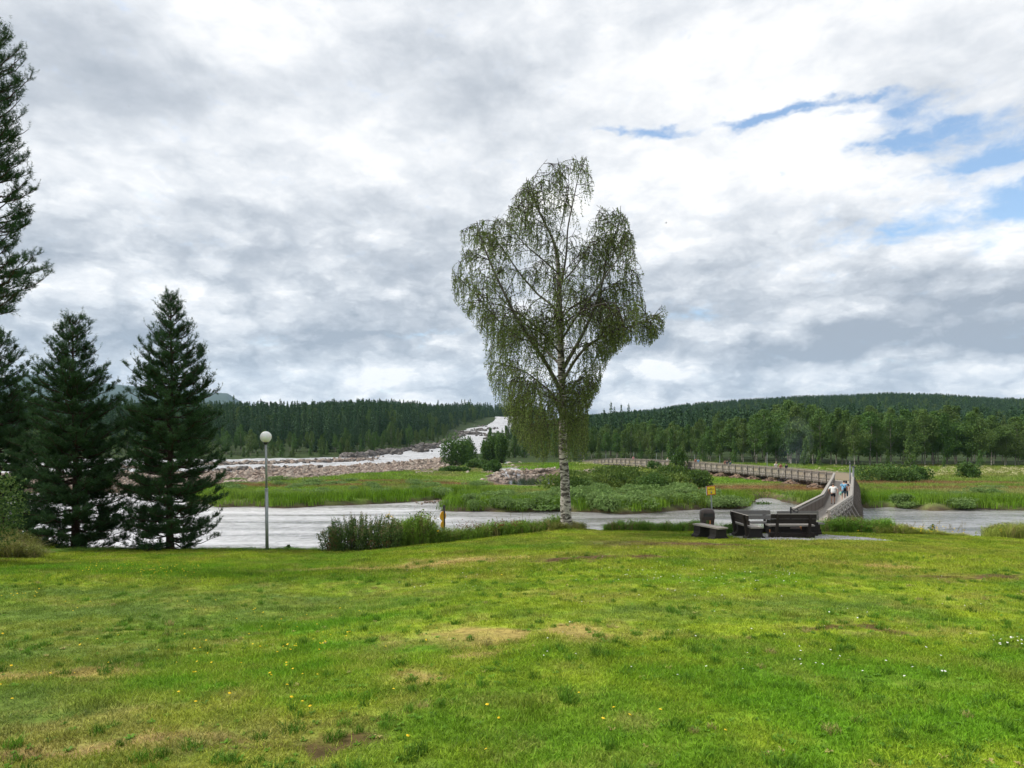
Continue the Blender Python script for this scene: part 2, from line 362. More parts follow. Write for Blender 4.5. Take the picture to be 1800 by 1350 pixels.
# ------------------------------------------------------------------ lie of the land
EDGE = [(-1500, 24, 930), (-300, 21, 938), (-100, 21.5, 948), (0, 22.5, 957), (60, 23, 963), (130, 24, 966), (300, 24.5, 967), (470, 24.5, 966), (560, 25, 967), (650, 25.6, 965),
        (760, 26.2, 956), (830, 26.6, 948), (900, 27, 940), (980, 27, 933), (1060, 27, 932.5), (1220, 27.2, 935), (1300, 27.5, 933), (1500, 27.6, 937),
        (1600, 27.6, 940), (1700, 27, 943), (1800, 26.5, 948), (2000, 26, 955), (3300, 26, 955)]
LAWN_Z0 = 5.86
LAND = [W(*p) for p in [(-1500, 866), (-200, 866), (100, 866), (250, 868), (320, 871), (338, 884), (390, 891.5), (450, 890), (500, 893.5), (560, 891), (640, 888), (700, 885.5), (760, 880),
        (805, 877.5), (840, 874.5), (812, 881), (780, 885), (764, 894), (758, 899), (800, 900.5), (850, 899), (900, 900), (950, 899), (1010, 902), (1060, 901), (1100, 903), (1160, 901),
        (1230, 895), (1300, 893.5), (1325, 888), (1318, 880), (1345, 875), (1385, 884), (1420, 888), (1500, 888), (1525, 894), (1560, 892), (1640, 897), (1700, 896), (1800, 898), (2000, 899), (3300, 905)]] + [(9000, 9000), (-9000, 9000)]
ZR_D = [0, 118, 205, 240, 320, 400, 500, 550, 600, 645, 700]; ZR_Z = [0.9, 0.9, 1.1, 1.6, 3.5, 7.0, 13.0, 17.0, 24.5, 27.5, 28]
RIVER = [WD(*p) for p in [(-1500, 215), (100, 213), (400, 205), (520, 213), (640, 222), (700, 262), (740, 300), (770, 335), (800, 400), (812, 425), (806, 440), (822, 520), (858, 556), (872, 590), (874, 645),
         (912, 645), (905, 560), (900, 480), (893, 430), (870, 400), (851, 360), (843, 300), (842, 234), (800, 226), (772, 190), (656, 157), (546, 136), (380, 121), (200, 118), (0, 118), (-1500, 118)]]
POOL = [W(*p, 0.35) for p in [(878, 850), (893, 840), (920, 834), (970, 833), (1010, 835), (1000, 845), (960, 855), (925, 858), (892, 856)]]
LEVF = [W(*p) for p in [(-1500, 862), (100, 862), (390, 855)]]
LEV = [WD(*p) for p in [(-1500, 117), (0, 117), (380, 119.5), (546, 134), (656, 154.5), (769, 184), (800, 200)]]
COB = [W(px, py, 1.35) for px, py in [(-400, 831), (380, 829), (546, 822.5), (656, 816), (770, 808.5), (806, 814)]] + [W(px, py, .7) for px, py in [(800, 824), (772, 827), (656, 834), (546, 843), (450, 852), (390, 856), (300, 862), (100, 866), (-400, 868)]]
def seg_dist(x, y, pl):
    d = np.full(np.shape(x), 1e18)
    for (ax, ay), (bx, by) in zip(pl[:-1], pl[1:]):
        ex, ey = bx - ax, by - ay; t = np.clip(((x - ax) * ex + (y - ay) * ey) / (ex * ex + ey * ey), 0, 1)
        d = np.minimum(d, (x - ax - t * ex) ** 2 + (y - ay - t * ey) ** 2)
    return np.sqrt(d)
E_px = np.array([e[0] for e in EDGE], float); E_D = np.array([e[1] for e in EDGE]); E_z = CZ - (np.array([e[2] for e in EDGE]) - HZ) * E_D / F
E_x = (E_px - 900) / F * E_D
RIDGE_PX = [-3000, 880, 1000, 1080, 1150, 1200, 1300, 1400, 1500, 1560, 1650, 1750, 1800, 2200, 3300]
RIDGE_Y = [760, 760, 735, 728, 722, 713, 705, 699, 696, 693, 695, 702, 703, 720, 745]
def height(x, y, parts=False):
    x = np.asarray(x, float); y = np.asarray(y, float); D = np.maximum(y, 0.5); u = 900 + F * x / np.maximum(D, 3.0)
    u = np.clip(u, -2500, 4300)
    eD = np.interp(x, E_x, E_D); ez = np.interp(x, E_x, E_z)
    t = np.clip(y / eD, -1, 1.0)
    lawn = LAWN_Z0 + (ez - LAWN_Z0) * np.sign(t) * np.abs(t) ** 1.14
    lawn = lawn + (fbm(x, y, 0.16, 3, 5) - 0.5) * 0.28 * sst(y, 1.5, 6) * (1 - sst(y, eD - 5, eD)) + (fbm(x, y, 1.1, 3, 6) - 0.5) * 0.07
    lawn = lawn + 0.9 * np.exp(-((x + 20.5) / 3.2) ** 2) * sst(y, 8, 15)                    # rise on the left
    lawn = lawn - 0.16 * np.exp(-((x + 3.0) / 1.6) ** 2 - ((y - 9.5) / 2.5) ** 2)             # shallow dip
    lawn = lawn + 0.16 * np.exp(-((x - 2.1) / 0.7) ** 2 - ((y - 26.3) / 0.8) ** 2)            # mound at the birch
    over = np.maximum(y - eD, 0)
    slope = 0.55 - 0.33 * np.exp(-((x - 16) / 6.0) ** 2)                                     # gentler by the bridge end
    bank = ez - slope * over - 0.02 * over ** 2 * (1 - np.exp(-((x - 16) / 6.0) ** 2)) + (fbm(x, y, 0.4, 3, 8) - .5) * 0.2 * sst(over, 0, 2)
    near = np.where(y < eD, lawn, np.maximum(bank, -1.2))
    sd = sdist(x, y, LAND) + (fbm(x, y, 0.18, 3, 11) - 0.5) * 3.0
    zl = np.interp(D, [0, 100, 150, 215, 300, 400, 500, 600, 700, 900, 2000, 4000], [.55, .8, 1.0, 1.6, 7, 12, 18, 25, 28, 30, 30, 30])
    ridge = CZ + (HZ - np.interp(u, RIDGE_PX, RIDGE_Y)) / F * 900 - 11
    zrr = np.interp(D, [0, 100, 150, 250, 400], [.55, .8, 1.1, 3, 6]) + np.maximum(ridge - 6, 0) * sst(D, 400, 900)
    zrr = np.where(D > 900, np.maximum(zrr - (D - 900) * 0.02, 5), zrr)
    k = sst(u, 900, 1010); far = zl * (1 - k) + zrr * k
    far = far + (fbm(x, y, 0.05, 3, 13) - 0.5) * 0.5 + (fbm(x, y, 0.012, 3, 14) - .5) * 6 * sst(D, 260, 500)
    ld = seg_dist(x, y, LEV); side = sst(u, 830, 760)
    lev = 0.62 * np.exp(-(ld / 11.0) ** 2) * side * sst(D, 98, 108)
    far = far + lev * (D < 230) + (fbm(x, y, .3, 2, 15) - .5) * 0.4 * np.exp(-(ld / 11.0) ** 2) * side
    rs = sdist(x, y, RIVER) + (fbm(x, y, 0.12, 3, 17) - 0.5) * 4
    zr = np.interp(D, ZR_D, ZR_Z)
    far = np.where(D > 200, np.minimum(far, zr + .4 + np.maximum(-rs, 0) * .13), far)
    far = np.where(D > 100, far * (1 - sst(rs, -3, 2)) + (zr - 0.8) * sst(rs, -3, 2), far)
    ps = sdist(x, y, POOL) + (fbm(x, y, 0.3, 2, 19) - .5) * 2
    far = far * (1 - sst(ps, -1.5, 1)) + -0.2 * sst(ps, -1.5, 1)
    land = -1.2 + (far + 1.2) * sst(sd, -2.0, 1.6) + 0.0
    # distant blue hills
    mt = np.interp(u, [-2500, -300, 60, 110, 215, 300, 400, 440, 1000, 4300], [150, 300, 462, 425, 375, 335, 312, 200, 60, 60]) + (fbm(x, y, 0.0012, 4, 21) - .5) * 30
    land = land + mt * sst(D, 3500, 5200) * (D > 2000)
    z = np.where(y < 44, np.maximum(near, np.where(y > 40, land * 0 - 1.2, -1.2)), np.maximum(land, np.where(y < 60, bank, -9)))
    z = np.where((y < 0), LAWN_Z0 + (fbm(x, y, 0.16, 3, 5) - 0.5) * 0.28 * 0, z)
    if parts: return z, dict(eD=eD, over=over, sd=sd, rs=rs, ld=ld, side=side, ps=ps, u=u, D=D)
    return z
def hz(x, y): return float(height(np.array([x]), np.array([y]))[0])
def G(px, py):
    """where the ray through photo point (px, py) meets the ground"""
    D = np.geomspace(2.5, 900, 4000); x = (px - 900) / F * D; h = height(x, D); yy = HZ + (CZ - h) * F / D
    i = np.argmax(yy <= py); return float(x[i]), float(D[i]), float(h[i])

# patches of the lawn: (x, y, rx, ry, kind)
def gp(px, py, rx, ry, k, a=1.0): x, y, _ = G(px, py); return (x, y, rx, ry, k, a)
PATCH = [gp(820, 1125, 1.1, 0.5, 'dry'), gp(640, 1000, 3.0, 1.0, 'dry', .7), gp(850, 985, 2.5, 1.2, 'dry', .5), gp(800, 1165, .8, .25, 'dry', .7), gp(1070, 955, 2.2, 1.0, 'soil', .55), gp(1210, 957, 1.8, .6, 'soil', .75), gp(1100, 980, 1.6, .4, 'soil', .65),
         gp(300, 1275, .40, .14, 'soil', .75), gp(380, 1310, .28, .10, 'soil', .7), gp(120, 1310, .4, .15, 'soil', .7), gp(260, 1290, .9, .4, 'dry', .5), gp(450, 1280, .4, .12, 'soil', .4), gp(200, 1180, .7, .25, 'dry', .8), gp(240, 1190, .3, .1, 'soil', .5),
         gp(310, 1108, .5, .12, 'soil', .9), gp(1470, 1108, .7, .2, 'soil', .55), gp(1700, 1015, 1.8, .7, 'soil', .45), gp(1530, 1190, 1.3, .25, 'dry', .6), gp(1540, 995, 1.0, .3, 'dry', .6), gp(1330, 960, 1.2, .3, 'soil', .4),
         gp(1750, 1020, 1.2, .4, 'soil', .4), gp(100, 1250, 1.0, .5, 'dry', .5), gp(550, 1330, .8, .2, 'dry', .4), gp(1600, 1310, .7, .2, 'dry', .4),
         gp(560, 1100, 1.5, .7, 'lush'), gp(600, 1140, 1.3, .5, 'lush', .9), gp(450, 1190, 1.0, .4, 'lush', .7), gp(230, 1000, 4.0, 1.6, 'lush', .7), gp(380, 1010, 2.5, .9, 'lush', .7), gp(1350, 1180, 1.5, .7, 'lush', .9), gp(1550, 1250, 1.2, .5, 'lush', .9),
         gp(1650, 1300, 1.0, .5, 'lush', .8), gp(1250, 1020, 2.5, .8, 'lush', .5), gp(1300, 1330, .9, .3, 'lush', .8), gp(700, 1330, .8, .3, 'lush', .6), gp(560, 1215, .7, .2, 'lush', .8), gp(1700, 1170, 1.5, .7, 'lush', .6), gp(960, 960, 2.0, .8, 'lush', .5),
         gp(60, 1240, .7, .5, 'cool', .9), gp(30, 1150, 1.2, .8, 'cool', .8), gp(120, 1080, 2.2, 1.0, 'cool', .8), gp(430, 1060, 2.5, 1.0, 'cool', .7), gp(200, 1040, 2.5, .8, 'cool', .6), gp(1100, 1080, 2.0, .5, 'cool', .6), gp(1450, 1060, 2.0, .5, 'cool', .5)]
PC = dict(dry=(.42, .34, .13), soil=(.13, .08, .045), lush=(.13, .285, .018), cool=(.135, .215, .040))
def lawn_color(x, y):
    n1 = fbm(x, y, 0.45, 4, 31); n2 = fbm(x, y, 1.6, 3, 41); n3 = fbm(x + y * .2, y, 0.14, 3, 51); n4 = fbm(x * 0.45, y, 3.0, 3, 57)
    c = np.array((.27, .36, .026)) + 0 * n1[:, None]
    def bl(c, m, col): m = np.clip(m, 0, 1)[:, None]; return c * (1 - m) + np.array(col) * m
    c = bl(c, sst(n1, .52, .68) * .8, (.13, .265, .02)); c = bl(c, sst(n3, .55, .7) * .55, (.29, .28, .06)); c = bl(c, sst(n2, .6, .8) * .5, (.10, .20, .02))
    c = bl(c, sst(n4, .58, .75) * .5, (.30, .27, .08)); c = bl(c, sst(n4, .42, .25) * .45, (.10, .19, .02))
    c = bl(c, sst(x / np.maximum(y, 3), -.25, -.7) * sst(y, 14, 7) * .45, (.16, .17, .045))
    n5 = fbm(x * .6, y * 1.5, 5.5, 3, 58); n6 = fbm(x, y, 2.4, 4, 59)
    c = bl(c, sst(n5, .55, .72) * .55, (.075, .16, .015)); c = bl(c, sst(n5, .44, .28) * .5, (.33, .36, .07)); c = bl(c, sst(n6, .60, .70) * .5, (.12, .24, .015)); c = bl(c, sst(n6, .38, .28) * .35, (.30, .24, .10))
    bare = np.zeros(len(x)); lush = np.zeros(len(x))
    wx = x + (fbm(x, y, 1.3, 4, 61) - .5) * 2.6; wy = y + (fbm(x, y, 1.3, 4, 62) - .5) * 1.5
    for (cx, cy, rx, ry, k, a) in PATCH:
        m = np.exp(-((wx - cx) / rx) ** 2 - ((wy - cy) / ry) ** 2) * a
        m = np.clip(m * (2.3 * n6 + 1.1 * n5 - .4), 0, 1)
        if k in ('dry', 'soil'): m = sst(m, .15, .75)
        c = bl(c, m, PC[k])
        if k == 'soil': bare = np.maximum(bare, m)
        if k == 'dry': bare = np.maximum(bare, m * .5)
        if k == 'lush': lush = np.maximum(lush, m)
    return c, bare, lush
def meadow_color(x, y, u, D):
    n1 = fbm(x, y * 1.6, 0.09, 4, 71); n2 = fbm(x * .5, y * 1.6, 0.25, 3, 72)
    c = np.array((.155, .245, .045)) + 0 * n1[:, None]
    def bl(c, m, col): m = np.clip(m, 0, 1)[:, None]; return c * (1 - m) + np.array(col) * m
    c = bl(c, sst(n1, .5, .65) * .7, (.23, .235, .11)); c = bl(c, sst(n2, .55, .7) * .6, (.085, .165, .03)); c = bl(c, sst(n1, .4, .28) * .8, (.12, .25, .02))
    # rusty sorrel / sedge patches
    for px, py, rx, ry in [(1640, 852, 22, 3.0), (1560, 852, 12, 3), (1380, 858, 12, 5), (1300, 858, 13, 6), (1240, 866, 8, 3), (840, 852, 14, 3.2), (500, 855, 16, 3.0), (1600, 853, 26, 3.2), (650, 848, 12, 2), (1700, 862, 14, 2)]:
        cx, cy = W(px, py, 0.8); m = np.exp(-((x - cx) / rx) ** 2 - ((y - cy) / ry) ** 2) * (.5 + n2); c = bl(c, sst(m, .3, .7) * .85, (.21, .135, .075))
    # pale flowering belt before the right-hand wood
    m = sst(u, 1420, 1560) * sst(D, 108, 120); c = bl(c, m * sst(n2, .4, .65) * .6, (.24, .26, .09))
    m = sst(u, 980, 1050) * sst(u, 1320, 1230) * sst(D, 108, 118); c = bl(c, m * .5, (.20, .26, .06))
    return c

def make_terrain():
    az = np.concatenate([np.linspace(-180, -62, 60)[:-1], np.linspace(-62, -41, 50)[:-1], np.linspace(-41, 41, 760), np.linspace(41, 62, 50)[1:], np.linspace(62, 180, 60)[1:]])
    r = np.concatenate([[0.4, 0.9], np.geomspace(1.6, 1200, 520), np.geomspace(1260, 6300, 40)])
    Az, Rr = np.meshgrid(np.radians(az), r); rr = np.minimum(Rr / np.maximum(np.cos(Az), 0.45), 7200 + Rr * .02)
    x = (rr * np.sin(Az)).ravel(); y = (rr * np.cos(Az)).ravel()
    z, p = height(x, y, True); n = len(az)
    ci = [0]; mb = MB(); V = np.stack([x, y, z], 1)
    i = np.arange(len(r) - 1)[:, None] * n; j = np.arange(n - 1)[None, :]
    Q = np.stack([i + j, i + j + 1, i + n + j + 1, i + n + j], -1).reshape(-1, 4)
    hub = len(V); V = np.vstack([V, [(0, 0, LAWN_Z0)]]); T = [(hub, k + 1, k) for k in range(n - 1)]
    mb.add(V, Q, T); o = mb.build('ground', GROUND, None, True); tag(o, 'green grassy ground of the riverside lawn and far meadows', 'ground', kind='structure')
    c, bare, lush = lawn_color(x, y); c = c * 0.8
    c = np.where((bare > .3)[:, None], c * np.array((.9, .85, .8)), c)
    def bl(c, m, col): m = np.clip(m, 0, 1)[:, None]; return c * (1 - m) + np.array(col) * m
    c = bl(c, sst(p['over'], 0, .6), (.09, .14, .03))
    gx, gy, _ = G(1408, 944); gr = 1.15 * np.exp(-((x - gx) / 2.3) ** 4 - ((y - gy + .2) / 1.9) ** 4) * (.6 + .8 * fbm(x, y, 1.2, 3, 81)); c = bl(c, sst(gr, .38, .55), (.23, .23, .235))
    m = meadow_color(x, y, p['u'], p['D']); m = bl(m, sst(p['sd'], 1.5, .3), (.07, .055, .035))
    cob = sdist(x, y, COB) + (fbm(x, y, .25, 3, 83) - .5) * 4; m = bl(m, sst(cob, -.5, .8), (.10, .075, .058))
    m = bl(m, sst(p['rs'], -5, -2) * (p['D'] > 100), (.09, .075, .06)); m = bl(m, sst(p['ps'], -4, -2), (.14, .11, .085))
    m = bl(m, sst(p['D'], 150, 165), (.035, .055, .02))
    m = np.where((p['D'] > 2000)[:, None], np.array((.03, .05, .025)), m)
    c = np.where((y > 44)[:, None], m, c); c = np.vstack([c, c[:1]])
    a = o.data.color_attributes.new('cover', 'FLOAT_COLOR', 'POINT'); a.data.foreach_set('color', np.hstack([c, np.ones((len(c), 1))]).ravel())
    return o
terrain = make_terrain()

# ------------------------------------------------------------------ water
mb = MB(); gx = np.linspace(-400, 400, 90); gy = np.linspace(26, 112, 30); XX, YY = np.meshgrid(gx, gy)
i = np.arange(29)[:, None] * 90; j = np.arange(89)[None, :]
mb.add(np.stack([XX.ravel(), YY.ravel(), 0 * XX.ravel()], 1), np.stack([i + j, i + j + 1, i + 91, i + 90 + j] if False else [i + j, i + j + 1, i + 91 + j, i + 90 + j], -1).reshape(-1, 4))
tag(mb.build('river', WATER), 'wide pale river channel flowing past the lawn', 'river', kind='structure')
mb = MB(); P = np.array(POOL); cc = P.mean(0); PP = cc + (P - cc) * 1.5
mb.add(np.vstack([np.c_[PP, np.full(len(PP), .32)], [(cc[0], cc[1], .32)]]), None, [(k, (k + 1) % len(PP), len(PP)) for k in range(len(PP))])
POOLM, N_, O_ = mat('pool_water'); p_ = principled(N_, (.012, .016, .010), 0.06, 0.5, 0, bump(N_, N_.noise(geo(N_), 1.5, 3), 0.08, .1)); N_.l.new(p_.outputs[0], O_.inputs[0])
tag(mb.build('pool', POOLM), 'small dark still pool among the stones', 'pool', kind='structure')
def rapids():
    u = np.arange(-1500, 960, 6.0); D = np.concatenate([np.arange(112, 260, 2.0), np.arange(260, 660, 3.0)])
    U, DD = np.meshgrid(u, D); x = (U - 900) / F * DD; y = DD; s = sdist(x.ravel(), y.ravel(), RIVER).reshape(x.shape)
    z = np.interp(DD, ZR_D, ZR_Z) + (fbm(x, y, .35, 3, 91) - .5) * .55 + (fbm(x, y, .08, 2, 92) - .5) * .6 * sst(DD, 230, 300)
    n = len(u); ok = s > -4; i, j = np.nonzero(ok[:-1, :-1] & ok[1:, 1:] & ok[1:, :-1] & ok[:-1, 1:])
    a = i * n + j; mb = MB(); mb.add(np.stack([x.ravel(), y.ravel(), z.ravel()], 1), np.stack([a, a + 1, a + n + 1, a + n], 1))
    return tag(mb.build('rapids', RAPID, None, True), 'white foaming rapids coming down between the wooded banks', 'rapids', kind='structure')
rapids()

# ------------------------------------------------------------------ scatter for uncountable stuff
def scatter(name, label, cat, pts, protos, rz, sc, idx=None, tint=None, tilt=0.0):
    me = bpy.data.meshes.new(name); n = len(pts); me.vertices.add(n); me.vertices.foreach_set('co', np.asarray(pts, float).ravel())
    rot = np.zeros((n, 3)); rot[:, 2] = rz
    if tilt: rot[:, :2] = rng.normal(0, tilt, (n, 2))
    me.attributes.new('rot', 'FLOAT_VECTOR', 'POINT').data.foreach_set('vector', rot.ravel())
    s3 = np.asarray(sc, float); s3 = np.repeat(s3[:, None], 3, 1) if s3.ndim == 1 else s3
    me.attributes.new('scl', 'FLOAT_VECTOR', 'POINT').data.foreach_set('vector', s3.ravel())
    me.attributes.new('pick', 'INT', 'POINT').data.foreach_set('value', (np.arange(n) % len(protos) if idx is None else idx).astype(np.int32))
    if tint is not None: me.attributes.new('tint', 'FLOAT_COLOR', 'POINT').data.foreach_set('color', np.hstack([tint, np.ones((n, 1))]).ravel())
    o = bpy.data.objects.new(name, me); S.collection.objects.link(o)
    col = bpy.data.collections.new(name + '_kinds')
    for k, m in enumerate(protos):
        po = bpy.data.objects.new('%s_kind_%d' % (name, k), m); col.objects.link(po)
    g = bpy.data.node_groups.new(name, 'GeometryNodeTree')
    g.interface.new_socket('Geometry', in_out='INPUT', socket_type='NodeSocketGeometry'); g.interface.new_socket('Geometry', in_out='OUTPUT', socket_type='NodeSocketGeometry')
    gi = g.nodes.new('NodeGroupInput'); go = g.nodes.new('NodeGroupOutput'); ip = g.nodes.new('GeometryNodeInstanceOnPoints'); cn = g.nodes.new('GeometryNodeCollectionInfo')
    cn.inputs['Collection'].default_value = col; cn.inputs['Separate Children'].default_value = True; cn.inputs['Reset Children'].default_value = True
    def na(nm, t):
        a = g.nodes.new('GeometryNodeInputNamedAttribute'); a.data_type = t; a.inputs['Name'].default_value = nm; return [q for q in a.outputs if q.enabled and q.name == 'Attribute'][0]
    L = g.links; L.new(gi.outputs[0], ip.inputs['Points']); L.new(cn.outputs[0], ip.inputs['Instance']); ip.inputs['Pick Instance'].default_value = True
    L.new(na('pick', 'INT'), ip.inputs['Instance Index']); L.new(na('scl', 'FLOAT_VECTOR'), ip.inputs['Scale'])
    e2r = g.nodes.new('FunctionNodeEulerToRotation'); L.new(na('rot', 'FLOAT_VECTOR'), e2r.inputs[0]); L.new(e2r.outputs[0], ip.inputs['Rotation'])
    L.new(ip.outputs[0], go.inputs[0]); md = o.modifiers.new('scatter', 'NODES'); md.node_group = g
    return tag(o, label, cat, kind='stuff')

# mown grass
def grass_patch(seed, n, rad, h, w, lean=.5):
    g = np.random.default_rng(seed); a = g.uniform(0, 2 * math.pi, n); r = rad * np.sqrt(g.uniform(0, 1, n)); mb = MB()
    mb.blades(np.stack([r * np.cos(a), r * np.sin(a), -0.01 + 0 * r], 1), h, w, lean, g=g, curve=.5); return mb.mesh('grass_patch', BLADE)
def lawn():
    pts = []
    for D0, D1, sp in ((2.6, 7, .095), (7, 13, .15), (13, 29, .26)):
        xs = np.arange(-1.0 * D1, 1.0 * D1, sp); ys = np.arange(D0, D1, sp); X, Y = np.meshgrid(xs, ys)
        X = X.ravel() + rng.uniform(-sp, sp, X.size) * .6; Y = Y.ravel() + rng.uniform(-sp, sp, Y.size) * .6; k = np.abs(X) < Y * .82 + .8
        pts.append(np.stack([X[k], Y[k], np.full(k.sum(), sp)], 1))
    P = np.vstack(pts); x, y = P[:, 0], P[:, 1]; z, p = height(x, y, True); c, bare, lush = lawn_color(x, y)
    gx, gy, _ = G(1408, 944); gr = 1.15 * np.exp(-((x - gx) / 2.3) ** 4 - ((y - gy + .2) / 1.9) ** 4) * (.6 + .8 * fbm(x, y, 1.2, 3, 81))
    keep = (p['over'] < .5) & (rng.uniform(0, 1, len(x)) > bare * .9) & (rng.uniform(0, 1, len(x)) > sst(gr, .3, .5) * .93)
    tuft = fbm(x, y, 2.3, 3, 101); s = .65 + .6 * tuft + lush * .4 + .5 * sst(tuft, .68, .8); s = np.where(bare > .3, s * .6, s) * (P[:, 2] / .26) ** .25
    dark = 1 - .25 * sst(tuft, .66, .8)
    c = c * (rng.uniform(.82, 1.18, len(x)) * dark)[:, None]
    protos = [grass_patch(i, 70, .13, .046, .0055) for i in range(4)] + [grass_patch(10 + i, 150, .27, .055, .009) for i in range(4)]
    idx = np.where(P[:, 2] > .2, 4, 0) + rng.integers(0, 4, len(x)); k = keep
    s3 = np.stack([1 + 0 * s, 1 + 0 * s, s], 1)
    scatter('lawn_grass', 'short mown green grass of the lawn', 'grass', np.stack([x, y, z], 1)[k], protos, rng.uniform(0, 6.28, k.sum()), s3[k], idx[k], c[k])
    print('lawn', k.sum())
lawn()

# ================================================================== TREES
def unit(v): v = np.asarray(v, float); return v / (np.linalg.norm(v) + 1e-9)
def smooth_path(ctrl, n):
    """Catmull-Rom through control points"""
    P = np.array(ctrl, float); P = np.vstack([2 * P[0] - P[1], P, 2 * P[-1] - P[-2]]); m = len(P) - 3; out = []
    for t in np.linspace(0, m - 1e-6, n):
        i = int(t); f = t - i; a, b, c, d = P[i:i + 4]
        out.append(.5 * ((2 * b) + (-a + c) * f + (2 * a - 5 * b + 4 * c - d) * f * f + (-a + 3 * b - 3 * c + d) * f ** 3))
    return np.array(out)
def in_poly(x, y, poly):
    P = np.array(poly, float); Q = np.roll(P, -1, 0); ins = np.zeros(np.shape(x), bool)
    for (ax, ay), (bx, by) in zip(P, Q):
        if by != ay: ins ^= ((ay > y) != (by > y)) & (x < (bx - ax) * (y - ay) / (by - ay) + ax)
    return ins

# ---- the big weeping birch in the middle
def big_birch():
    g = np.random.default_rng(21); D = 26.4; k = D / F
    bx, by = (995 - 900) * k, D; bz = hz(bx, by)
    def L(px, py, dy=0.0): kk = (D + dy) / F; return np.array(((px - 900) * kk - bx, dy, CZ - (py - HZ) * kk - bz))
    def pix(q): dd = D + q[:, 1]; return 900 + (bx + q[:, 0]) / dd * F, HZ + (CZ - bz - q[:, 2]) / dd * F
    root = thing('birch_tree', 'large weeping birch with white trunk standing alone at the edge of the lawn', 'tree', (bx, by, bz - .04))
    W_ = MB()
    trunk = smooth_path([L(996, 932), L(994, 880), L(993, 840), L(990, 790), L(989, 700), L(986, 620, .1), L(984, 560, .1), L(983, 500, .15), L(980, 455, .2), L(972, 420, .2), L(955, 385, .1), L(938, 350, 0), L(926, 322, 0)], 60)
    rt = np.interp(np.linspace(0, 1, 60), [0, .03, .12, .35, .55, .75, 1], [.30, .225, .185, .15, .10, .055, .015])
    T = MB(); T.tube(trunk, rt * (1 + .05 * np.sin(np.arange(60) * 1.7)), 14); T.build('trunk', BIRCH_BARK, root, True)
    limbs = [  # (control points in the photo with depth), base radius
        ([(988, 690, 0), (962, 640, -.6), (935, 600, -1.0), (905, 550, -1.4), (880, 500, -1.6), (860, 455, -1.7), (845, 415, -1.6), (838, 390, -1.5)], .085),
        ([(988, 650, 0), (1005, 620, .3), (1022, 590, .5), (1045, 540, .7), (1060, 490, .8), (1068, 440, .8), (1085, 400, .7), (1092, 375, .6)], .085),
        ([(988, 670, 0), (1012, 630, -.5), (1035, 605, -1.0), (1070, 585, -1.5), (1105, 573, -1.9), (1140, 560, -2.0), (1165, 545, -2.0)], .07),
        ([(984, 560, 0), (970, 535, .4), (945, 515, .8), (915, 480, 1.2), (890, 445, 1.4), (868, 415, 1.5), (852, 398, 1.5)], .055),
        ([(986, 640, 0), (965, 620, .8), (930, 590, 1.7), (885, 570, 2.2), (840, 520, 2.4), (815, 495, 2.4), (800, 480, 2.4)], .06),
        ([(983, 520, 0), (990, 480, -.3), (996, 440, -.5), (998, 400, -.6), (1008, 350, -.6), (1018, 305, -.5), (1032, 274, -.4)], .05),
        ([(975, 430, 0), (985, 400, .3), (992, 365, .4), (1000, 325, .4), (996, 288, .3)], .03),
        ([(978, 440, 0), (965, 405, .3), (945, 385, .7), (920, 370, .9), (905, 352, .9)], .03),
        ([(983, 500, 0), (1010, 470, .4), (1030, 440, .8), (1045, 410, 1.0), (1058, 385, 1.0)], .035),
        ([(988, 720, 0), (970, 690, .6), (950, 672, 1.2), (920, 650, 1.8), (890, 640, 2.1), (865, 630, 2.2)], .05),
        ([(988, 735, 0), (975, 705, -.7), (955, 690, -1.4), (925, 672, -2.0), (900, 668, -2.3)], .045),
        ([(989, 700, 0), (1003, 680, .8), (1025, 660, 1.5), (1045, 640, 1.8)], .045),
        ([(988, 740, 0), (1000, 715, -.8), (1015, 700, -1.4), (1030, 690, -1.8)], .04),
        ([(986, 600, 0), (990, 570, -1.0), (985, 540, -1.8), (975, 500, -2.3), (970, 470, -2.5)], .05),
        ([(986, 610, 0), (980, 580, 1.0), (990, 550, 1.8), (1000, 520, 2.2), (1010, 490, 2.4)], .05),
        ([(985, 600, 0), (1010, 560, -.4), (1042, 515, -.8), (1075, 470, -1.0), (1098, 430, -1.0), (1106, 400, -.9)], .05),
        ([(1062, 470, .8), (1080, 440, .4), (1098, 405, .2), (1100, 380, .2)], .03),
        ([(984, 560, 0), (1010, 535, .9), (1050, 515, 1.5), (1085, 500, 1.7), (1115, 490, 1.7)], .045),
        ([(984, 585, 0), (1000, 560, -1), (1035, 540, -1.6), (1070, 530, -1.9), (1110, 535, -2.0)], .04),
        ([(986, 620, 0), (950, 580, -1.2), (905, 545, -2.0), (860, 530, -2.4), (830, 525, -2.5)], .045),
        ([(983, 480, 0), (955, 455, -.6), (925, 430, -1.0), (900, 400, -1.1), (885, 385, -1.1)], .035),
        ([(960, 392, 0), (945, 360, -.3), (935, 330, -.4), (945, 300, -.4), (962, 278, -.3)], .02),
        ([(989, 755, 0), (975, 735, .3), (958, 725, .9), (935, 722, 1.2)], .03), ([(989, 760, 0), (1000, 742, .5), (1015, 735, 1.0)], .03)]
    env = [(1000, 268), (1032, 270), (1046, 325), (1037, 352), (1062, 362), (1090, 355), (1114, 400), (1118, 445), (1136, 485), (1132, 528), (1178, 536), (1166, 585), (1142, 608), (1105, 603), (1068, 635), (1052, 690), (1034, 722),
           (1038, 800), (1012, 818), (985, 806), (955, 815), (925, 795), (903, 770), (888, 735), (868, 700), (850, 645), (846, 590), (822, 560), (797, 530), (790, 475), (812, 430), (806, 400), (850, 378), (882, 374), (900, 343), (918, 318), (938, 288), (968, 278)]
    tw = MB(); starts = []; dirs = []
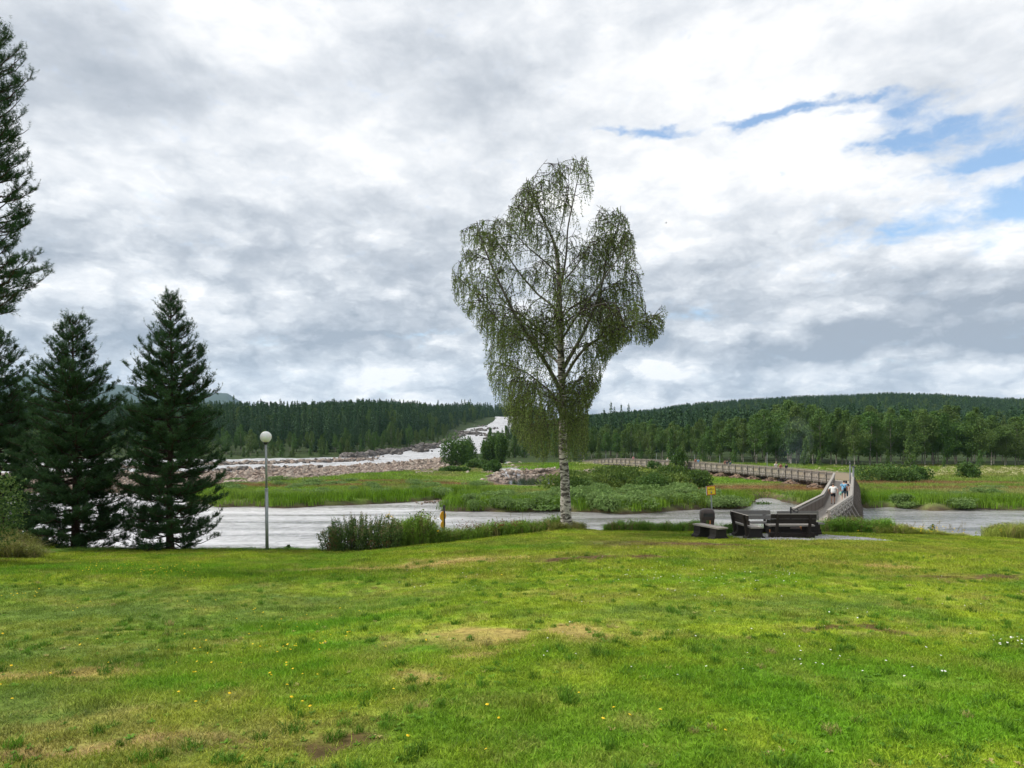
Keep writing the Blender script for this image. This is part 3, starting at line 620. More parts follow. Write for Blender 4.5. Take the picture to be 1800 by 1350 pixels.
    def branch(path, r0, depth):
        if depth:
            qx, qy = pix(path); ok = in_poly(qx, qy, env)
            if not ok[0]: return
            if not ok.all(): path = path[:max(2, int(np.argmin(ok)))]
            if len(path) < 3: return
        n = len(path); rad = np.linspace(r0, max(.006, r0 * .15), n); (W_ if r0 > .02 else tw).tube(path, rad, 7 if r0 > .03 else 4, cap=False)
        d = np.gradient(path, axis=0); Ls = np.linalg.norm(d, axis=1).sum()
        if depth < 2:
            m = int(Ls / (.36 if depth == 0 else .30)); ts = np.sort(g.uniform(.16, .99, m))
            for t in ts:
                i = int(t * (n - 1)); p = path[i]; dd = unit(d[i]); side = unit(np.cross(dd, g.normal(size=3)))
                ln = (2.1 if depth == 0 else .95) * g.uniform(.5, 1.2) * (1 - .45 * t); q = [p]; v = unit(dd * .7 + side * .9 + np.array((0, 0, .15)))
                for s_ in range(6): v = unit(v + g.normal(size=3) * .22 + np.array((0, 0, -.10))); q.append(q[-1] + v * ln / 6)
                branch(np.array(q), max(.012, rad[i] * .4), depth + 1)
        m = max(1, int(Ls / (.085 if depth else .25)))
        for t in g.uniform(.15 if depth == 0 else .1, 1, m): i = int(t * (n - 1)); starts.append(path[i]); dirs.append(unit(d[i]))
    for ctrl, r0 in limbs: branch(smooth_path([L(*c) for c in ctrl], 22), r0, 0)
    branch(trunk[30:], .02, 0)
    P = np.array(starts); print('birch strands', len(P)); leaves = []; ax = []
    for p, dd in zip(P, dirs):
        py = HZ + (CZ - bz - p[2]) / k
        ln = g.uniform(.25, 1.0) * (1.0 + 2.0 * max(0, (py - 490) / 250)); ns = 7
        v = unit(dd * .6 + g.normal(size=3) * .45 + np.array((0, 0, .1))); q = [p]
        for s_ in range(ns): v = unit(v * .72 + np.array((0, 0, -.5)) + g.normal(size=3) * .09); q.append(q[-1] + v * ln / ns)
        q = np.array(q); qx, qy = pix(q); ok = in_poly(qx, qy, env)
        if ok.sum() < 3 or g.uniform() < (.50 if py > 640 else .53 + .24 * math.exp(-((p[0] + .4) / 1.6) ** 2) - .12 * (p[0] > 2.3)): continue
        cut = np.argmin(ok[1:]) + 1 if not ok[1:].all() else len(q)
        if cut < 3: continue
        q = q[:cut]; tw.tube(q, np.linspace(.006, .003, len(q)), 3, cap=False)
        m = int(ln * cut / ns * 21); tt = g.uniform(.08, 1, m) * (len(q) - 1); i = tt.astype(int).clip(0, len(q) - 2); f = (tt - i)[:, None]
        leaves.append(q[i] * (1 - f) + q[i + 1] * f + g.normal(0, .028, (m, 3)))
    LP = np.vstack(leaves); print('birch leaves', len(LP))
    W_.build('limbs', BIRCH_LIMB, root, True); tw.build('twigs', TWIG, root)
    c = MB(); c.leaves(LP, .054, .74, axis=(0, 0, -.8), g=g); c.build('crown', BIRCHLEAF, root)
    return root
BIRCH_LIMB = m_plain('birch_limb_bark', (.16, .145, .13), (.05, .042, .036), 5, .9, .1, stretch=(1, 1, .4))
big_birch()

# ---- pines near the camera: whorled limbs carrying brushes of needles
def shoots(mb, P, d, ln, g, n=11, nl=.085, w=.012):
    """needle brushes: P bases, d directions, ln lengths"""
    m = len(P); t = g.uniform(0, 1, (m, n, 1)); base = P[:, None] + d[:, None] * ln[:, None, None] * t
    out = g.normal(size=(m, n, 3)); out -= (out * d[:, None]).sum(-1, keepdims=True) * d[:, None]; out /= np.linalg.norm(out, axis=-1, keepdims=True) + 1e-9
    v = out * .75 + d[:, None] * .65; v /= np.linalg.norm(v, axis=-1, keepdims=True); L = nl * g.uniform(.7, 1.25, (m, n, 1))
    sd = np.cross(v, g.normal(size=v.shape)); sd /= np.linalg.norm(sd, axis=-1, keepdims=True) + 1e-9
    A = base - sd * w / 2; B = base + sd * w / 2; C = base + v * L; V = np.stack([A, B, C], 2).reshape(-1, 3)
    i = np.arange(m * n)[:, None] * 3; mb.add(V, None, i + np.array([[0, 1, 2]]))
def pine(name, label, px, D, topy, prof, seed, r0=.13, z0=None, first=.35, nl=.085, dens=1.0, whorl=.36, keep=None, up=.55, group=None, wid=1.0):
    """prof: (height fraction, half width in m) pairs"""
    g = np.random.default_rng(seed); x, y = WD(px, D); z0 = hz(x, y) if z0 is None else z0
    H = CZ + (HZ - topy) * D / F - z0; root = thing(name, label, 'tree', (x, y, z0 - .05), 0, group)
    lean = g.normal(0, .008, 2); tp = np.array([(lean[0] * h + .03 * math.sin(h * .9 + seed), lean[1] * h, h) for h in np.linspace(0, H, 30)])
    T = MB(); T.tube(tp, np.linspace(r0, .012, 30) * np.r_[1.25, 1.1, np.ones(28)], 10); T.build('trunk', PINE_BARK, root, True)
    Lm = MB(); Nd = MB(); SP = []; SD = []; SL = []
    h = first
    while h < H - .12:
        fr = h / H; hw = np.interp(fr, [p[0] for p in prof], [p[1] for p in prof]) * wid
        nb = g.integers(7, 10) if fr > .22 else g.integers(6, 9); a0 = g.uniform(0, 6.28)
        for b in range(nb):
            a = a0 + b * 2 * math.pi / nb + g.normal(0, .25); L = hw * g.uniform(.74, 1.08)
            if L < .05: L = .08
            # limbs droop low down and reach upward near the top
            rise = np.interp(fr, [0, .25, .6, .85, 1], [-.12, .02, .30, .75, 1.6]) * up / .55
            ca, sa = math.cos(a), math.sin(a); base = np.array((np.interp(h, tp[:, 2], tp[:, 0]), np.interp(h, tp[:, 2], tp[:, 1]), h + g.normal(0, .06)))
            nseg = 9; t = np.linspace(0, 1, nseg); curv = g.uniform(.10, .28)
            path = base + np.stack([ca * L * t + g.normal(0, .02) * t, sa * L * t, L * (rise * t * .75 - .12 * t * (1 - t) * 2 + curv * t ** 2.2)], 1)
            path[1:-1] += g.normal(0, .02 * L, (nseg - 2, 3)); 
            if keep is not None and not keep(path + np.array((x, y, z0))): continue
            Lm.tube(path, np.linspace(.012 + L * .012, .005, nseg), 5, cap=False)
            d = np.gradient(path, axis=0); nsub = max(2, int(L / .13))
            for s_ in range(nsub):
                ts = g.uniform(.18, 1); i = ts * (nseg - 1); ii = min(int(i), nseg - 2); p = path[ii] * (1 - i + ii) + path[ii + 1] * (i - ii)
                dd = unit(d[ii]); sgn = 1 if s_ % 2 else -1; sv = unit(np.cross(dd, (0, 0, 1))) * sgn
                sl = (.16 + .40 * L * (1 - ts) ** .8 * .55) * g.uniform(.7, 1.3); vv = unit(dd * .8 + sv * g.uniform(.4, 1.0) + np.array((0, 0, g.uniform(.0, .45))))
                q = np.array([p, p + vv * sl * .5, p + vv * sl + np.array((0, 0, .08 * sl))]); Lm.tube(q, [.006, .005, .003], 3, cap=False)
                nsh = max(3, int(sl / .030 * dens))
                for _ in range(nsh):
                    tt = g.uniform(.1, 1); sp = p + (q[2] - p) * tt; SP.append(sp); SD.append(unit(vv * .7 + g.normal(size=3) * .5 + np.array((0, 0, .55)))); SL.append(g.uniform(.08, .18) * (1.25 if fr > .7 else 1))
                if sl > .3:
                    for _ in range(int(sl * 16 * dens)):
                        tt = g.uniform(.2, 1); sp = p + (q[2] - p) * tt + unit(g.normal(size=3)) * g.uniform(.03, .16); SP.append(sp); SD.append(unit(vv * .6 + g.normal(size=3) * .4 + np.array((0, 0, .6)))); SL.append(g.uniform(.08, .18) * (1.25 if fr > .7 else 1))
            SP.append(path[-1]); SD.append(unit(d[-1] + np.array((0, 0, .4)))); SL.append(.22)
        h += whorl * g.uniform(.75, 1.2) * (1 if fr < .85 else .8)
    SP.append(tp[-1] - (0, 0, .25)); SD.append(np.array((0, 0, 1.))); SL.append(.35)
    SP.append(tp[-1] - (0, 0, .1)); SD.append(np.array((0, 0, 1.))); SL.append(.2)
    SP, SD, SL = np.array(SP), np.array(SD), np.array(SL); shoots(Nd, SP, SD, SL, g, 17, nl, .0135 * nl / .085)
    Lm.build('limbs', PINE_BARK, root); Nd.build('crown', NEEDLE, root); print(name, H, len(SP))
    return root
pine('pine_tree', 'dark green pine with a pointed tip, standing nearest the globe lamp', 299, 24.5, 518, [(0, 1.6), (.1, 1.95), (.2, 2.1), (.36, 2.05), (.5, 1.8), (.66, 1.5), (.75, 1.15), (.85, .72), (.94, .30), (1, .06)], 3, nl=.072, whorl=.30, wid=.92, group='pines at the left edge of the lawn')
pine('pine_tree', 'dark bushy pine with a rounded top and bare lower trunk, second from the lamp', 134, 24.3, 558, [(0, 1.8), (.1, 2.4), (.2, 2.4), (.4, 2.0), (.55, 1.8), (.66, 1.6), (.72, 1.35), (.78, .95), (.88, .72), (.95, .42), (1, .12)], 5, r0=.15, nl=.075, whorl=.31, wid=.90, group='pines at the left edge of the lawn')
pine('pine_tree', 'slim dark pine half outside the frame behind the leafy bush', 2, 26.5, 592, [(0, 1.9), (.3, 2.0), (.6, 1.6), (.8, 1.0), (.93, .5), (1, .12)], 8, z0=3.0, group='pines at the left edge of the lawn')
pine('tall_pine', 'tall open-crowned pine reaching in high at the left edge of the picture', -33, 15.5, 64, [(0, .3), (.46, .8), (.52, 1.55), (.56, 1.15), (.60, .85), (.65, .9), (.70, 1.05), (.76, .75), (.82, .75), (.87, .95), (.94, .72), (1, .25)], 12, r0=.17, first=5.95, nl=.062, dens=1.1, whorl=.36, up=.6)
# one long low limb of the tall pine reaches further out
# ---- broadleaf bush at the left edge
def leafy_bush(name, label, cat, c, rx, ry, h, n, leaf, m, seed, group=None, lumps=9, stems=12, top=.0):
    g = np.random.default_rng(seed); root = thing(name, label, cat, c, 0, group); P = []
    for i in range(lumps):
        a = g.uniform(0, 6.28); r = g.uniform(0, .62) ** .7; cz = h * g.uniform(.3, .72) * (1 - .35 * r); cc = np.array((math.cos(a) * rx * r, math.sin(a) * ry * r, cz))
        k = n // lumps; v = g.normal(size=(k, 3)); v /= np.linalg.norm(v, axis=1)[:, None]; rr = g.uniform(.35, 1.0, (k, 1)) ** .45 * g.uniform(.75, 1.12, (k, 1))
        P.append(cc + v * rr * np.array((rx * .5, ry * .5, h * .36)))
    P = np.vstack(P); P = P[P[:, 2] > -.05]; st = MB()
    for i in range(stems):
        e = P[g.integers(len(P))]; b = np.array((e[0] * .25, e[1] * .25, -.1)); st.tube(smooth_path([b, (b + e) / 2 + g.normal(0, .06 * h, 3), e], 6), np.linspace(.012 * h + .006, .005, 6), 4, cap=False)
    st.build('stems', TWIG, root); mb = MB(); mb.leaves(P, leaf, .6, g=g); mb.build('foliage', m, root); return root
_x, _y = WD(-48, 18.0)
leafy_bush('leafy_bush', 'green broadleaf bush at the left edge of the lawn before the pines', 'bush', (_x, _y, hz(_x, _y) - .1), 1.25, 1.2, 2.9, 11000, .075, HERB, 31, lumps=14)

# ---- distant trees: prototypes, then one object per tree
def proto_spruce(seed, H=15.0, wd=2.3, n=2600, far=False):
    g = np.random.default_rng(seed); T = MB(); T.tube([(0, 0, -.5), (0, 0, H * .5), (0, 0, H)], [.16, .09, .01], 5)
    C = MB(); Hs = []
    h = H * g.uniform(.06, .14); P = []; A = []
    while h < H * .985:
        fr = h / H; L0 = wd * (1 - fr) ** .8 * (1 if fr > .12 else .75) + .08; nb = int(6 + 3 * (1 - fr)); a0 = g.uniform(0, 6.28)
        for b in range(nb):
            a = a0 + b * 6.283 / nb + g.normal(0, .3); L = L0 * g.uniform(.6, 1.15); ca, sa = math.cos(a), math.sin(a); m = max(2, int(L / .22 * n / 2600))
            t = g.uniform(.12, 1, m); z = h - L * .32 * t ** 1.3 + .22 * L * t ** 3 - g.uniform(0, .18, m); w = g.normal(0, .13 + .1 * L * (1 - t), m)
            P.append(np.stack([ca * L * t - sa * w, sa * L * t + ca * w, z], 1)); A.append(np.tile((ca * .8, sa * .8, -.55), (m, 1)))
        h += .36 * (1 if not far else 1.7) * g.uniform(.8, 1.2)
    P = np.vstack(P); A = np.vstack(A); C.leaves(P, .5 if not far else .9, .5, axis=A, jitter=.35, g=g); C.leaves(np.array([(0, 0, H - .25), (0, 0, H - .1)]), .6, .25, axis=(0, 0, 1), jitter=.05, g=g)
    return C.mesh('spruce_crown', FARSPRUCE), T.mesh('spruce_trunk', TWIG)
def proto_birch(seed, H=13.0, wd=2.5, n=3600, base=.30, leaf=.30, shape=0, bush=False):
    g = np.random.default_rng(seed); T = MB(); bend = g.normal(0, .25, 2)
    tp = [(0, 0, -.4), (bend[0] * .3, bend[1] * .3, H * .3), (bend[0], bend[1], H * .62), (bend[0] * 1.2, bend[1] * 1.2, H * .9)]
    T.tube(smooth_path(tp, 8), np.linspace(.125, .02, 8), 6)
    if g.uniform() < .3: T.tube(smooth_path([(0.1, 0, -.4), (g.normal(0, .8), g.normal(0, .6), H * .3), (g.normal(0, 1.2), g.normal(0, 1), H * .65)], 7), np.linspace(.10, .03, 7), 5)
    P = []; nl = 26
    for i in range(nl):
        fr = base + (1 - base) * (i + g.uniform(0, 1)) / nl; q = (fr - base) / (1 - base); r = wd * (math.sin(math.pi * min(1, q * .86 + .13)) ** .75 if shape == 0 else (1 - q) ** .7 * (1 if q > .1 else .7)) * g.uniform(.75, 1.1)
        a = g.uniform(0, 6.28); cr = r * g.uniform(.15, .75); c = np.array((math.cos(a) * cr, math.sin(a) * cr, H * fr)); k = int(n / nl)
        v = g.normal(size=(k, 3)); v /= np.linalg.norm(v, axis=1)[:, None]; rr = g.uniform(.2, 1, (k, 1)) ** .5; s = np.array((max(.45, r * .5), max(.45, r * .5), H * .075 + .25))
        pp = c + v * rr * s; dz = g.uniform(0, .5, k) * (g.uniform(0, 1, k) < .4); pp[:, 2] -= dz; P.append(pp)
        T.tube([(bend[0] * fr, bend[1] * fr, H * fr * .8), tuple(c)], [.035, .012], 3, cap=False)
    P = np.vstack(P); P = P[P[:, 2] < H * 1.01]; C = MB(); C.leaves(P, leaf, .65, axis=(0, 0, -.4), g=g); return C.mesh('birch_crown', FARBIRCH), T.mesh('birch_trunk', FARBARK)
def proto_thing(name, meshes, names=('crown', 'trunk')):
    r = bpy.data.objects.new(name, None); S.collection.objects.link(r); r['category'] = 'tree'
    for nm, me in zip(names, meshes): c = bpy.data.objects.new(nm, me); S.collection.objects.link(c); c.parent = r
    return r
SPR = [proto_spruce(100 + i, 15, [2.0, 2.5, 1.8, 2.8, 2.2][i]) for i in range(5)]
BIR = [proto_birch(200 + i, 13, [3.0, 3.7, 3.2, 4.0, 2.8, 3.4][i], 5200, [.30, .26, .36, .20, .28, .33][i]) for i in range(6)]
SAP = [proto_birch(300 + i, 8, [2.2, 1.8, 2.6][i], 2600, .06, .28, 1) for i in range(3)]
PINF = [proto_birch(400 + i, 15, [2.3, 2.7][i], 2400, .45, .36) for i in range(2)]
_first = {}
def plant(kind, protos, x, y, H0, H, label, group, wx=1.0, z=None):
    i = rnd.randrange(len(protos)); key = (kind, i); s = H / H0; loc = (x, y, (hz(x, y) if z is None else z) - .15); sc = (s * wx, s * wx, s)
    if key not in _first: r = proto_thing(kind, protos[i]); _first[key] = r; r.location = loc; r.rotation_euler = (0, 0, rnd.uniform(0, 6.28)); r.scale = sc; tag(r, label, 'tree', group)
    else: r = dup(_first[key], loc, rnd.uniform(0, 6.28), sc, label, group)
    return r
def fill(u0, u1, D0, D1, n, mind, ok=None, seed=1):
    """spread points between two photo columns and two distances, no two closer than mind"""
    g = np.random.default_rng(seed); out = []
    tries = 0
    while len(out) < n and tries < n * 40:
        tries += 1; u = g.uniform(u0, u1); D = D0 + (D1 - D0) * g.uniform() ** .8; x, y = WD(u, D)
        if ok and not ok(u, D, x, y): continue
        if any((x - a) ** 2 + (y - b) ** 2 < mind ** 2 for a, b in out): continue
        out.append((x, y))
    return out
def on_land(u, D, x, y):
    return sdist(np.array([x]), np.array([y]), RIVER)[0] < -6 and sdist(np.array([x]), np.array([y]), POOL)[0] < -5
# right-hand wood: birches in front, spruces behind
gB = 'birches along the edge of the right-hand wood'; lB = 'white-stemmed birch in the edge of the wood beyond the footbridge'
front = lambda u: np.interp(u, [840, 900, 980, 1100, 1300, 1400, 1500, 1600, 1900], [235, 205, 190, 186, 172, 160, 150, 152, 152])
topb = lambda u: np.interp(u, [880, 1000, 1100, 1250, 1340, 1380, 1450, 1480, 1560, 1680, 1750, 1900], [745, 745, 748, 742, 730, 716, 724, 730, 726, 722, 735, 735])
cnt = 0
for row, (dd, nn, hh) in enumerate([(0, 46, .92), (10, 46, 1.0), (21, 44, 1.03)]):
    us = np.linspace(985, 1885, nn) + np.array([rnd.uniform(-6, 6) for _ in range(nn)])
    for u in us:
        D = float(front(u)) + dd + rnd.uniform(-3, 3); x, y = WD(u, D); z = hz(x, y); H = CZ + (HZ - float(topb(u))) * D / F - z; H *= hh * rnd.uniform(.84, 1.14)
        plant('birch_tree', BIR, x, y, 13, max(7, H), lB, gB, rnd.uniform(.95, 1.3)); cnt += 1
gS = 'spruces rising behind the right-hand birches'; lS = 'dark spruce rising behind the birches of the right-hand wood'
for k in range(46):
    u = 990 + (1885 - 990) * (k + rnd.random()) / 46; D = float(front(u)) + 30 + rnd.uniform(0, 45); x, y = WD(u, D); z = hz(x, y)
    ty = float(np.interp(u, [990, 1070, 1100, 1200, 1300, 1400, 1900], [722, 716, 722, 722, 738, 735, 725])) + rnd.uniform(-5, 14); H = CZ + (HZ - ty) * D / F - z
    plant('spruce_tree', SPR, x, y, 15, max(9, H), lS, gS, rnd.uniform(.9, 1.2))
for u, ty, D in ((1074, 705, 205), (1092, 709, 205), (1375, 705, 190), (1668, 703, 185), (1225, 712, 215), (1150, 715, 230), (1105, 708, 222), (1750, 716, 185), (1735, 712, 190)):
    x, y = WD(u, D); plant('spruce_tree', SPR, x, y, 15, CZ + (HZ - ty) * D / F - hz(x, y), 'tall dark spruce standing out above the right-hand wood', 'tall spruces above the right-hand wood', .85)
# small leafy trees before the right-hand wood
for u, ty, D in ((1010, 755, 180), (1052, 770, 176), (1095, 757, 178), (1125, 776, 172), (1145, 760, 176), (1180, 752, 168), (1235, 770, 164), (1265, 778, 160), (1290, 766, 162), (1415, 770, 152), (1600, 763, 147), (1722, 790, 138), (1030, 788, 172), (1200, 775, 165), (1440, 790, 148), (1560, 790, 146), (1660, 800, 140)):
    x, y = WD(u, D); plant('small_birch', SAP, x, y, 8, CZ + (HZ - ty) * D / F - hz(x, y), 'small bushy birch growing in front of the right-hand wood', 'young birches before the right-hand wood', rnd.uniform(.8, 1.1))
# centre, behind the big birch and right of the chute
for u, ty, D in ((862, 752, 205), (875, 757, 200), (890, 748, 204), (905, 752, 205), (922, 745, 205), (940, 748, 203), (958, 750, 200), (975, 752, 198), (905, 735, 222), (930, 730, 225), (955, 732, 222), (980, 735, 218), (868, 768, 196), (850, 772, 194)):
    x, y = WD(u, D); plant('small_birch', SAP, x, y, 8, max(4, CZ + (HZ - ty) * D / F - hz(x, y)), 'bushy green tree growing by the stream mouth right of the rapids', 'bushy trees right of the rapids', rnd.uniform(.75, .95))
# left-hand wood across the rapids
shore = lambda u: np.interp(u, [-400, 100, 400, 520, 640, 700, 740, 770, 800, 830], [222, 222, 214, 220, 230, 270, 312, 348, 412, 470])
gL = 'birches on the far bank of the rapids'; lL = 'pale-stemmed birch at the foot of the wood across the rapids'
for k in range(72):
    u = -60 + (760 + 60) * (k + rnd.random()) / 72; D = float(shore(u)) + 3 + rnd.uniform(0, 13); x, y = WD(u, D); ty = float(np.interp(u, [-60, 400, 560, 640, 700, 760], [748, 750, 752, 752, 754, 758])) + rnd.uniform(-6, 22)
    plant('birch_tree', BIR if u < 640 or rnd.random() < .5 else SAP, x, y, 13 if u < 640 else 11, max(6, CZ + (HZ - ty) * D / F - hz(x, y)), lL, gL, rnd.uniform(.7, 1.0))
for u, ty, D in ((655, 768, 240), (600, 768, 226), (672, 762, 250), (690, 775, 262), (720, 768, 300), (735, 760, 315), (745, 752, 330), (700, 752, 285), (635, 770, 233), (760, 748, 350), (780, 745, 380), (575, 775, 223), (770, 760, 345), (715, 778, 290)):
    x, y = WD(u, D); plant('small_birch', SAP, x, y, 8, max(3, CZ + (HZ - ty) * D / F - hz(x, y)), 'low bushy tree on the stony far bank of the rapids', 'bushy trees on the far bank of the rapids', .9)
bk = [WD(*q) for q in [(640, 226), (700, 268), (740, 306), (770, 342), (800, 412), (803, 445), (818, 525), (852, 564), (868, 600), (868, 650)]]; bk2 = [WD(*q) for q in [(912, 640), (905, 560), (900, 480), (893, 430), (871, 395), (853, 360), (846, 300), (845, 240)]]
for pl, sgn, nn, lb, gr in ((bk, -1, 130, 'dark tree crowding the left bank of the white rapids', 'trees crowding the left bank of the rapids'), (bk2, 1, 60, 'dark tree crowding the right bank of the white chute', 'trees crowding the right bank of the chute')):
    Ls = [math.dist(a, b) for a, b in zip(pl[:-1], pl[1:])]; tot = sum(Ls)
    for k in range(nn):
        d_ = tot * (k + rnd.random()) / nn; i = 0
        while d_ > Ls[i] and i < len(Ls) - 1: d_ -= Ls[i]; i += 1
        a, b = pl[i], pl[i + 1]; t = d_ / Ls[i]; row = k % 3; x = a[0] + (b[0] - a[0]) * t + sgn * (5 + row * 7 + rnd.uniform(0, 5)); y = a[1] + (b[1] - a[1]) * t + row * 2
        if sdist(np.array([x]), np.array([y]), RIVER)[0] > -4: continue
        hh = (rnd.uniform(5, 9), rnd.uniform(10, 14), rnd.uniform(13, 18))[row] * (1.0 if sgn < 0 else .8)
        if rnd.random() < (.35, .75, .9)[row]: plant('spruce_tree', SPR, x, y, 15, hh, lb.replace('tree', 'spruce'), gr.replace('trees', 'spruces'), 1.2)
        else: plant('small_birch', SAP, x, y, 8, hh * .8, lb.replace('dark tree', 'leafy tree'), gr.replace('trees', 'leafy trees'), 1.1)
for k in range(44):  # understory bushes added where the trees' own shade is missing
    u = -40 + 740 * (k + rnd.random()) / 44; D = float(shore(u)) - 2 + rnd.uniform(-2, 3); x, y = WD(u, D)
    plant('small_birch', SAP, x, y, 8, rnd.uniform(1.8, 4.6), 'low bush added to darken the foot of the wood across the rapids', 'low bushes added to darken the foot of the wood across the rapids', 1.5)
gP = 'spruces of the wood across the rapids'; lP = 'dark spruce in the wood across the rapids'
topl = lambda u: np.interp(u, [-100, 385, 420, 460, 520, 600, 640, 680, 700, 730, 760, 800, 870, 900], [690, 692, 695, 692, 699, 697, 693, 695, 700, 697, 707, 705, 705, 707])
n_sp = 0
for row in range(5):
    for k in range(28):
        u = -40 + (770 + 40) * (k + rnd.random()) / 30; D = float(shore(u)) + 14 + row * 13 + rnd.uniform(-5, 5)
        if D > 430: continue
        x, y = WD(u, D); z = hz(x, y); ty = float(topl(u)); want = ((row + .5) / 5) ** .7; ty = ty + (1 - want) * 40 + rnd.uniform(-3, 16) * (.6 + .4 * want)
        if row == 4: ty = float(topl(u)) + rnd.choice([-2, 1, 4, 8, 10])
        plant('spruce_tree', SPR, x, y, 15, min(26, max(8, CZ + (HZ - ty) * D / F - z)), lP, gP, rnd.uniform(.8, 1.05)); n_sp += 1
print('trees', cnt, n_sp)
# the far wood reads as one mass
def forest():
    g = np.random.default_rng(77); pts = []; H = []
    for (u0, u1, D0, D1, sp) in ((-300, 960, 265, 520, 5.2), (560, 1010, 420, 900, 6.5), (940, 2000, 235, 520, 6.0), (1000, 2050, 520, 1000, 6.2)):
        xs = np.arange(-900, 1100, sp); ys = np.arange(D0, D1, sp); X, Y = np.meshgrid(xs, ys); X = X.ravel() + g.uniform(-.5, .5, X.size) * sp; Y = Y.ravel() + g.uniform(-.5, .5, Y.size) * sp
        U = 900 + F * X / Y; k = (U > u0) & (U < u1) & (sdist(X, Y, RIVER) < -12)
        if D0 == 265: k &= (Y > np.interp(U, [-400, 640, 700, 770], [272, 290, 322, 400]))
        pts.append(np.stack([X[k], Y[k]], 1))
    P = np.vstack(pts); z = height(P[:, 0], P[:, 1]); U = 900 + F * P[:, 0] / P[:, 1]; s = g.uniform(.72, 1.18, len(P))
    left = U < 960; lim = CZ + (HZ - np.where(left, topl(U) + 2, np.interp(U, RIDGE_PX, np.array(RIDGE_Y) - 4))) * P[:, 1] / F - z
    s = np.minimum(s, np.maximum(lim * g.uniform(.8, 1.05, len(P)), 7) / 15.0)
    k = s > .4; P, z, s = P[k], z[k], s[k]
    far = [proto_spruce(500 + i, 15, [2.4, 2.0, 2.8][i], 900, True)[0] for i in range(3)] + [BIR[1][0], BIR[3][0]]
    idx = np.where(g.uniform(0, 1, len(P)) < .88, g.integers(0, 3, len(P)), 3 + g.integers(0, 2, len(P)))
    print('forest', len(P)); sc = np.stack([s * 1.05, s * 1.05, s], 1)
    scatter('forest', 'far-off dark conifer forest covering the hills on the skyline', 'forest', np.c_[P, z - .2], far, g.uniform(0, 6.28, len(P)), sc, idx)
forest()

# ================================================================== GROUND VEGETATION OF THE MEADOW
def tuft(seed, n, rad, h, w, lean=.25, m=None, curve=.35):
    g = np.random.default_rng(seed); a = g.uniform(0, 6.283, n); r = rad * np.sqrt(g.uniform(0, 1, n)); mb = MB()
    mb.blades(np.stack([r * np.cos(a), r * np.sin(a), -.05 + 0 * r], 1), h, w, lean, g=g, curve=curve); return mb.mesh('tuft', m or BLADE)
def meadow():
    g = np.random.default_rng(88); P = []
    for D0, D1, sp in ((64, 105, .85), (105, 165, 1.25)):
        X, Y = np.meshgrid(np.arange(-.9 * D1, .9 * D1, sp), np.arange(D0, D1, sp)); X = X.ravel() + g.uniform(-.6, .6, X.size) * sp; Y = Y.ravel() + g.uniform(-.6, .6, Y.size) * sp
        k = np.abs(X) < .82 * Y; P.append(np.stack([X[k], Y[k]], 1))
    P = np.vstack(P); x, y = P[:, 0], P[:, 1]; z, p = height(x, y, True)
    cob = sdist(x, y, COB) + (fbm(x, y, .25, 3, 83) - .5) * 4; cob = np.where(p['u'] < 330, 1, cob)
    k = (z > .12) & (cob < -.3) & (p['rs'] < -4) & (p['ps'] < -3) & (y < np.interp(p['u'], [800, 1000, 1400, 1900], [150, 172, 158, 150]))
    x, y, z = x[k], y[k], z[k]; u, sd = p['u'][k], p['sd'][k]; c = meadow_color(x, y, u, y); edge = sst(sd, 7, 1.5)
    c = c * (1 - edge[:, None] * .75) + np.array((.095, .20, .014)) * edge[:, None] * .75
    c = c * g.uniform(.75, 1.25, (len(x), 1)) * np.array((1.15, 1.1, 1.0)); hh = .55 + .7 * fbm(x, y, .12, 3, 111) + edge * .65
    hh *= np.where((u < 760) & (y > 85), .75, 1); hh *= np.clip(-p['ps'][k] / 16, .16, 1); hh *= np.where((u > 1190) & (u < 1460) & (y > 80) & (y < 128), .42, 1)
    s3 = np.stack([1 + 0 * hh, 1 + 0 * hh, hh], 1)
    idx = np.where(y < 105, 0, 3) + g.integers(0, 3, len(x)); print('meadow', len(x))
    scatter('meadow_grass', 'tall green grass and sedge covering the river meadow', 'grass', np.c_[x, y, z], [tuft(i, 46, .75, .62, .05) for i in range(3)] + [tuft(5 + i, 40, 1.1, .62, .085) for i in range(3)], g.uniform(0, 6.28, len(x)), s3, idx, c)
meadow()
# pale meadowsweet in flower before the right-hand wood
def flowers(name, label, cat, area, n, size, m, h, seed):
    g = np.random.default_rng(seed); pts = []
    while len(pts) < n:
        a = area[g.integers(len(area))]; u = g.uniform(a[0], a[1]); D = g.uniform(a[2], a[3]); x, y = WD(u, D)
        if vn(np.array([x * .12]), np.array([y * .12]), 5)[0] > .38: pts.append((x, y))
    P = np.array(pts); z = height(P[:, 0], P[:, 1]); mb = MB(); q = np.repeat(np.c_[P, z + h * g.uniform(.7, 1.2, n)], 7, 0) + g.normal(0, size * .9, (n * 7, 3)) * (1, 1, .5)
    mb.leaves(q, size, .9, g=g); return tag(mb.build(name, m), label, cat, kind='stuff')
CREAM = m_leaf('meadowsweet', (.42, .40, .20), (.62, .58, .34), trans=.3); YELLOW = m_leaf('yellow_petals', (.75, .50, .02), (.85, .60, .04), trans=.2); WHITE_P = m_leaf('white_petals', (.7, .7, .66), (.8, .8, .76), trans=.2)
flowers('meadowsweet', 'creamy flowering meadowsweet scattered before the wood', 'flowers', [(1430, 1880, 116, 146), (1600, 1880, 108, 125), (1000, 1240, 128, 160)], 800, .14, CREAM, .95, 4)

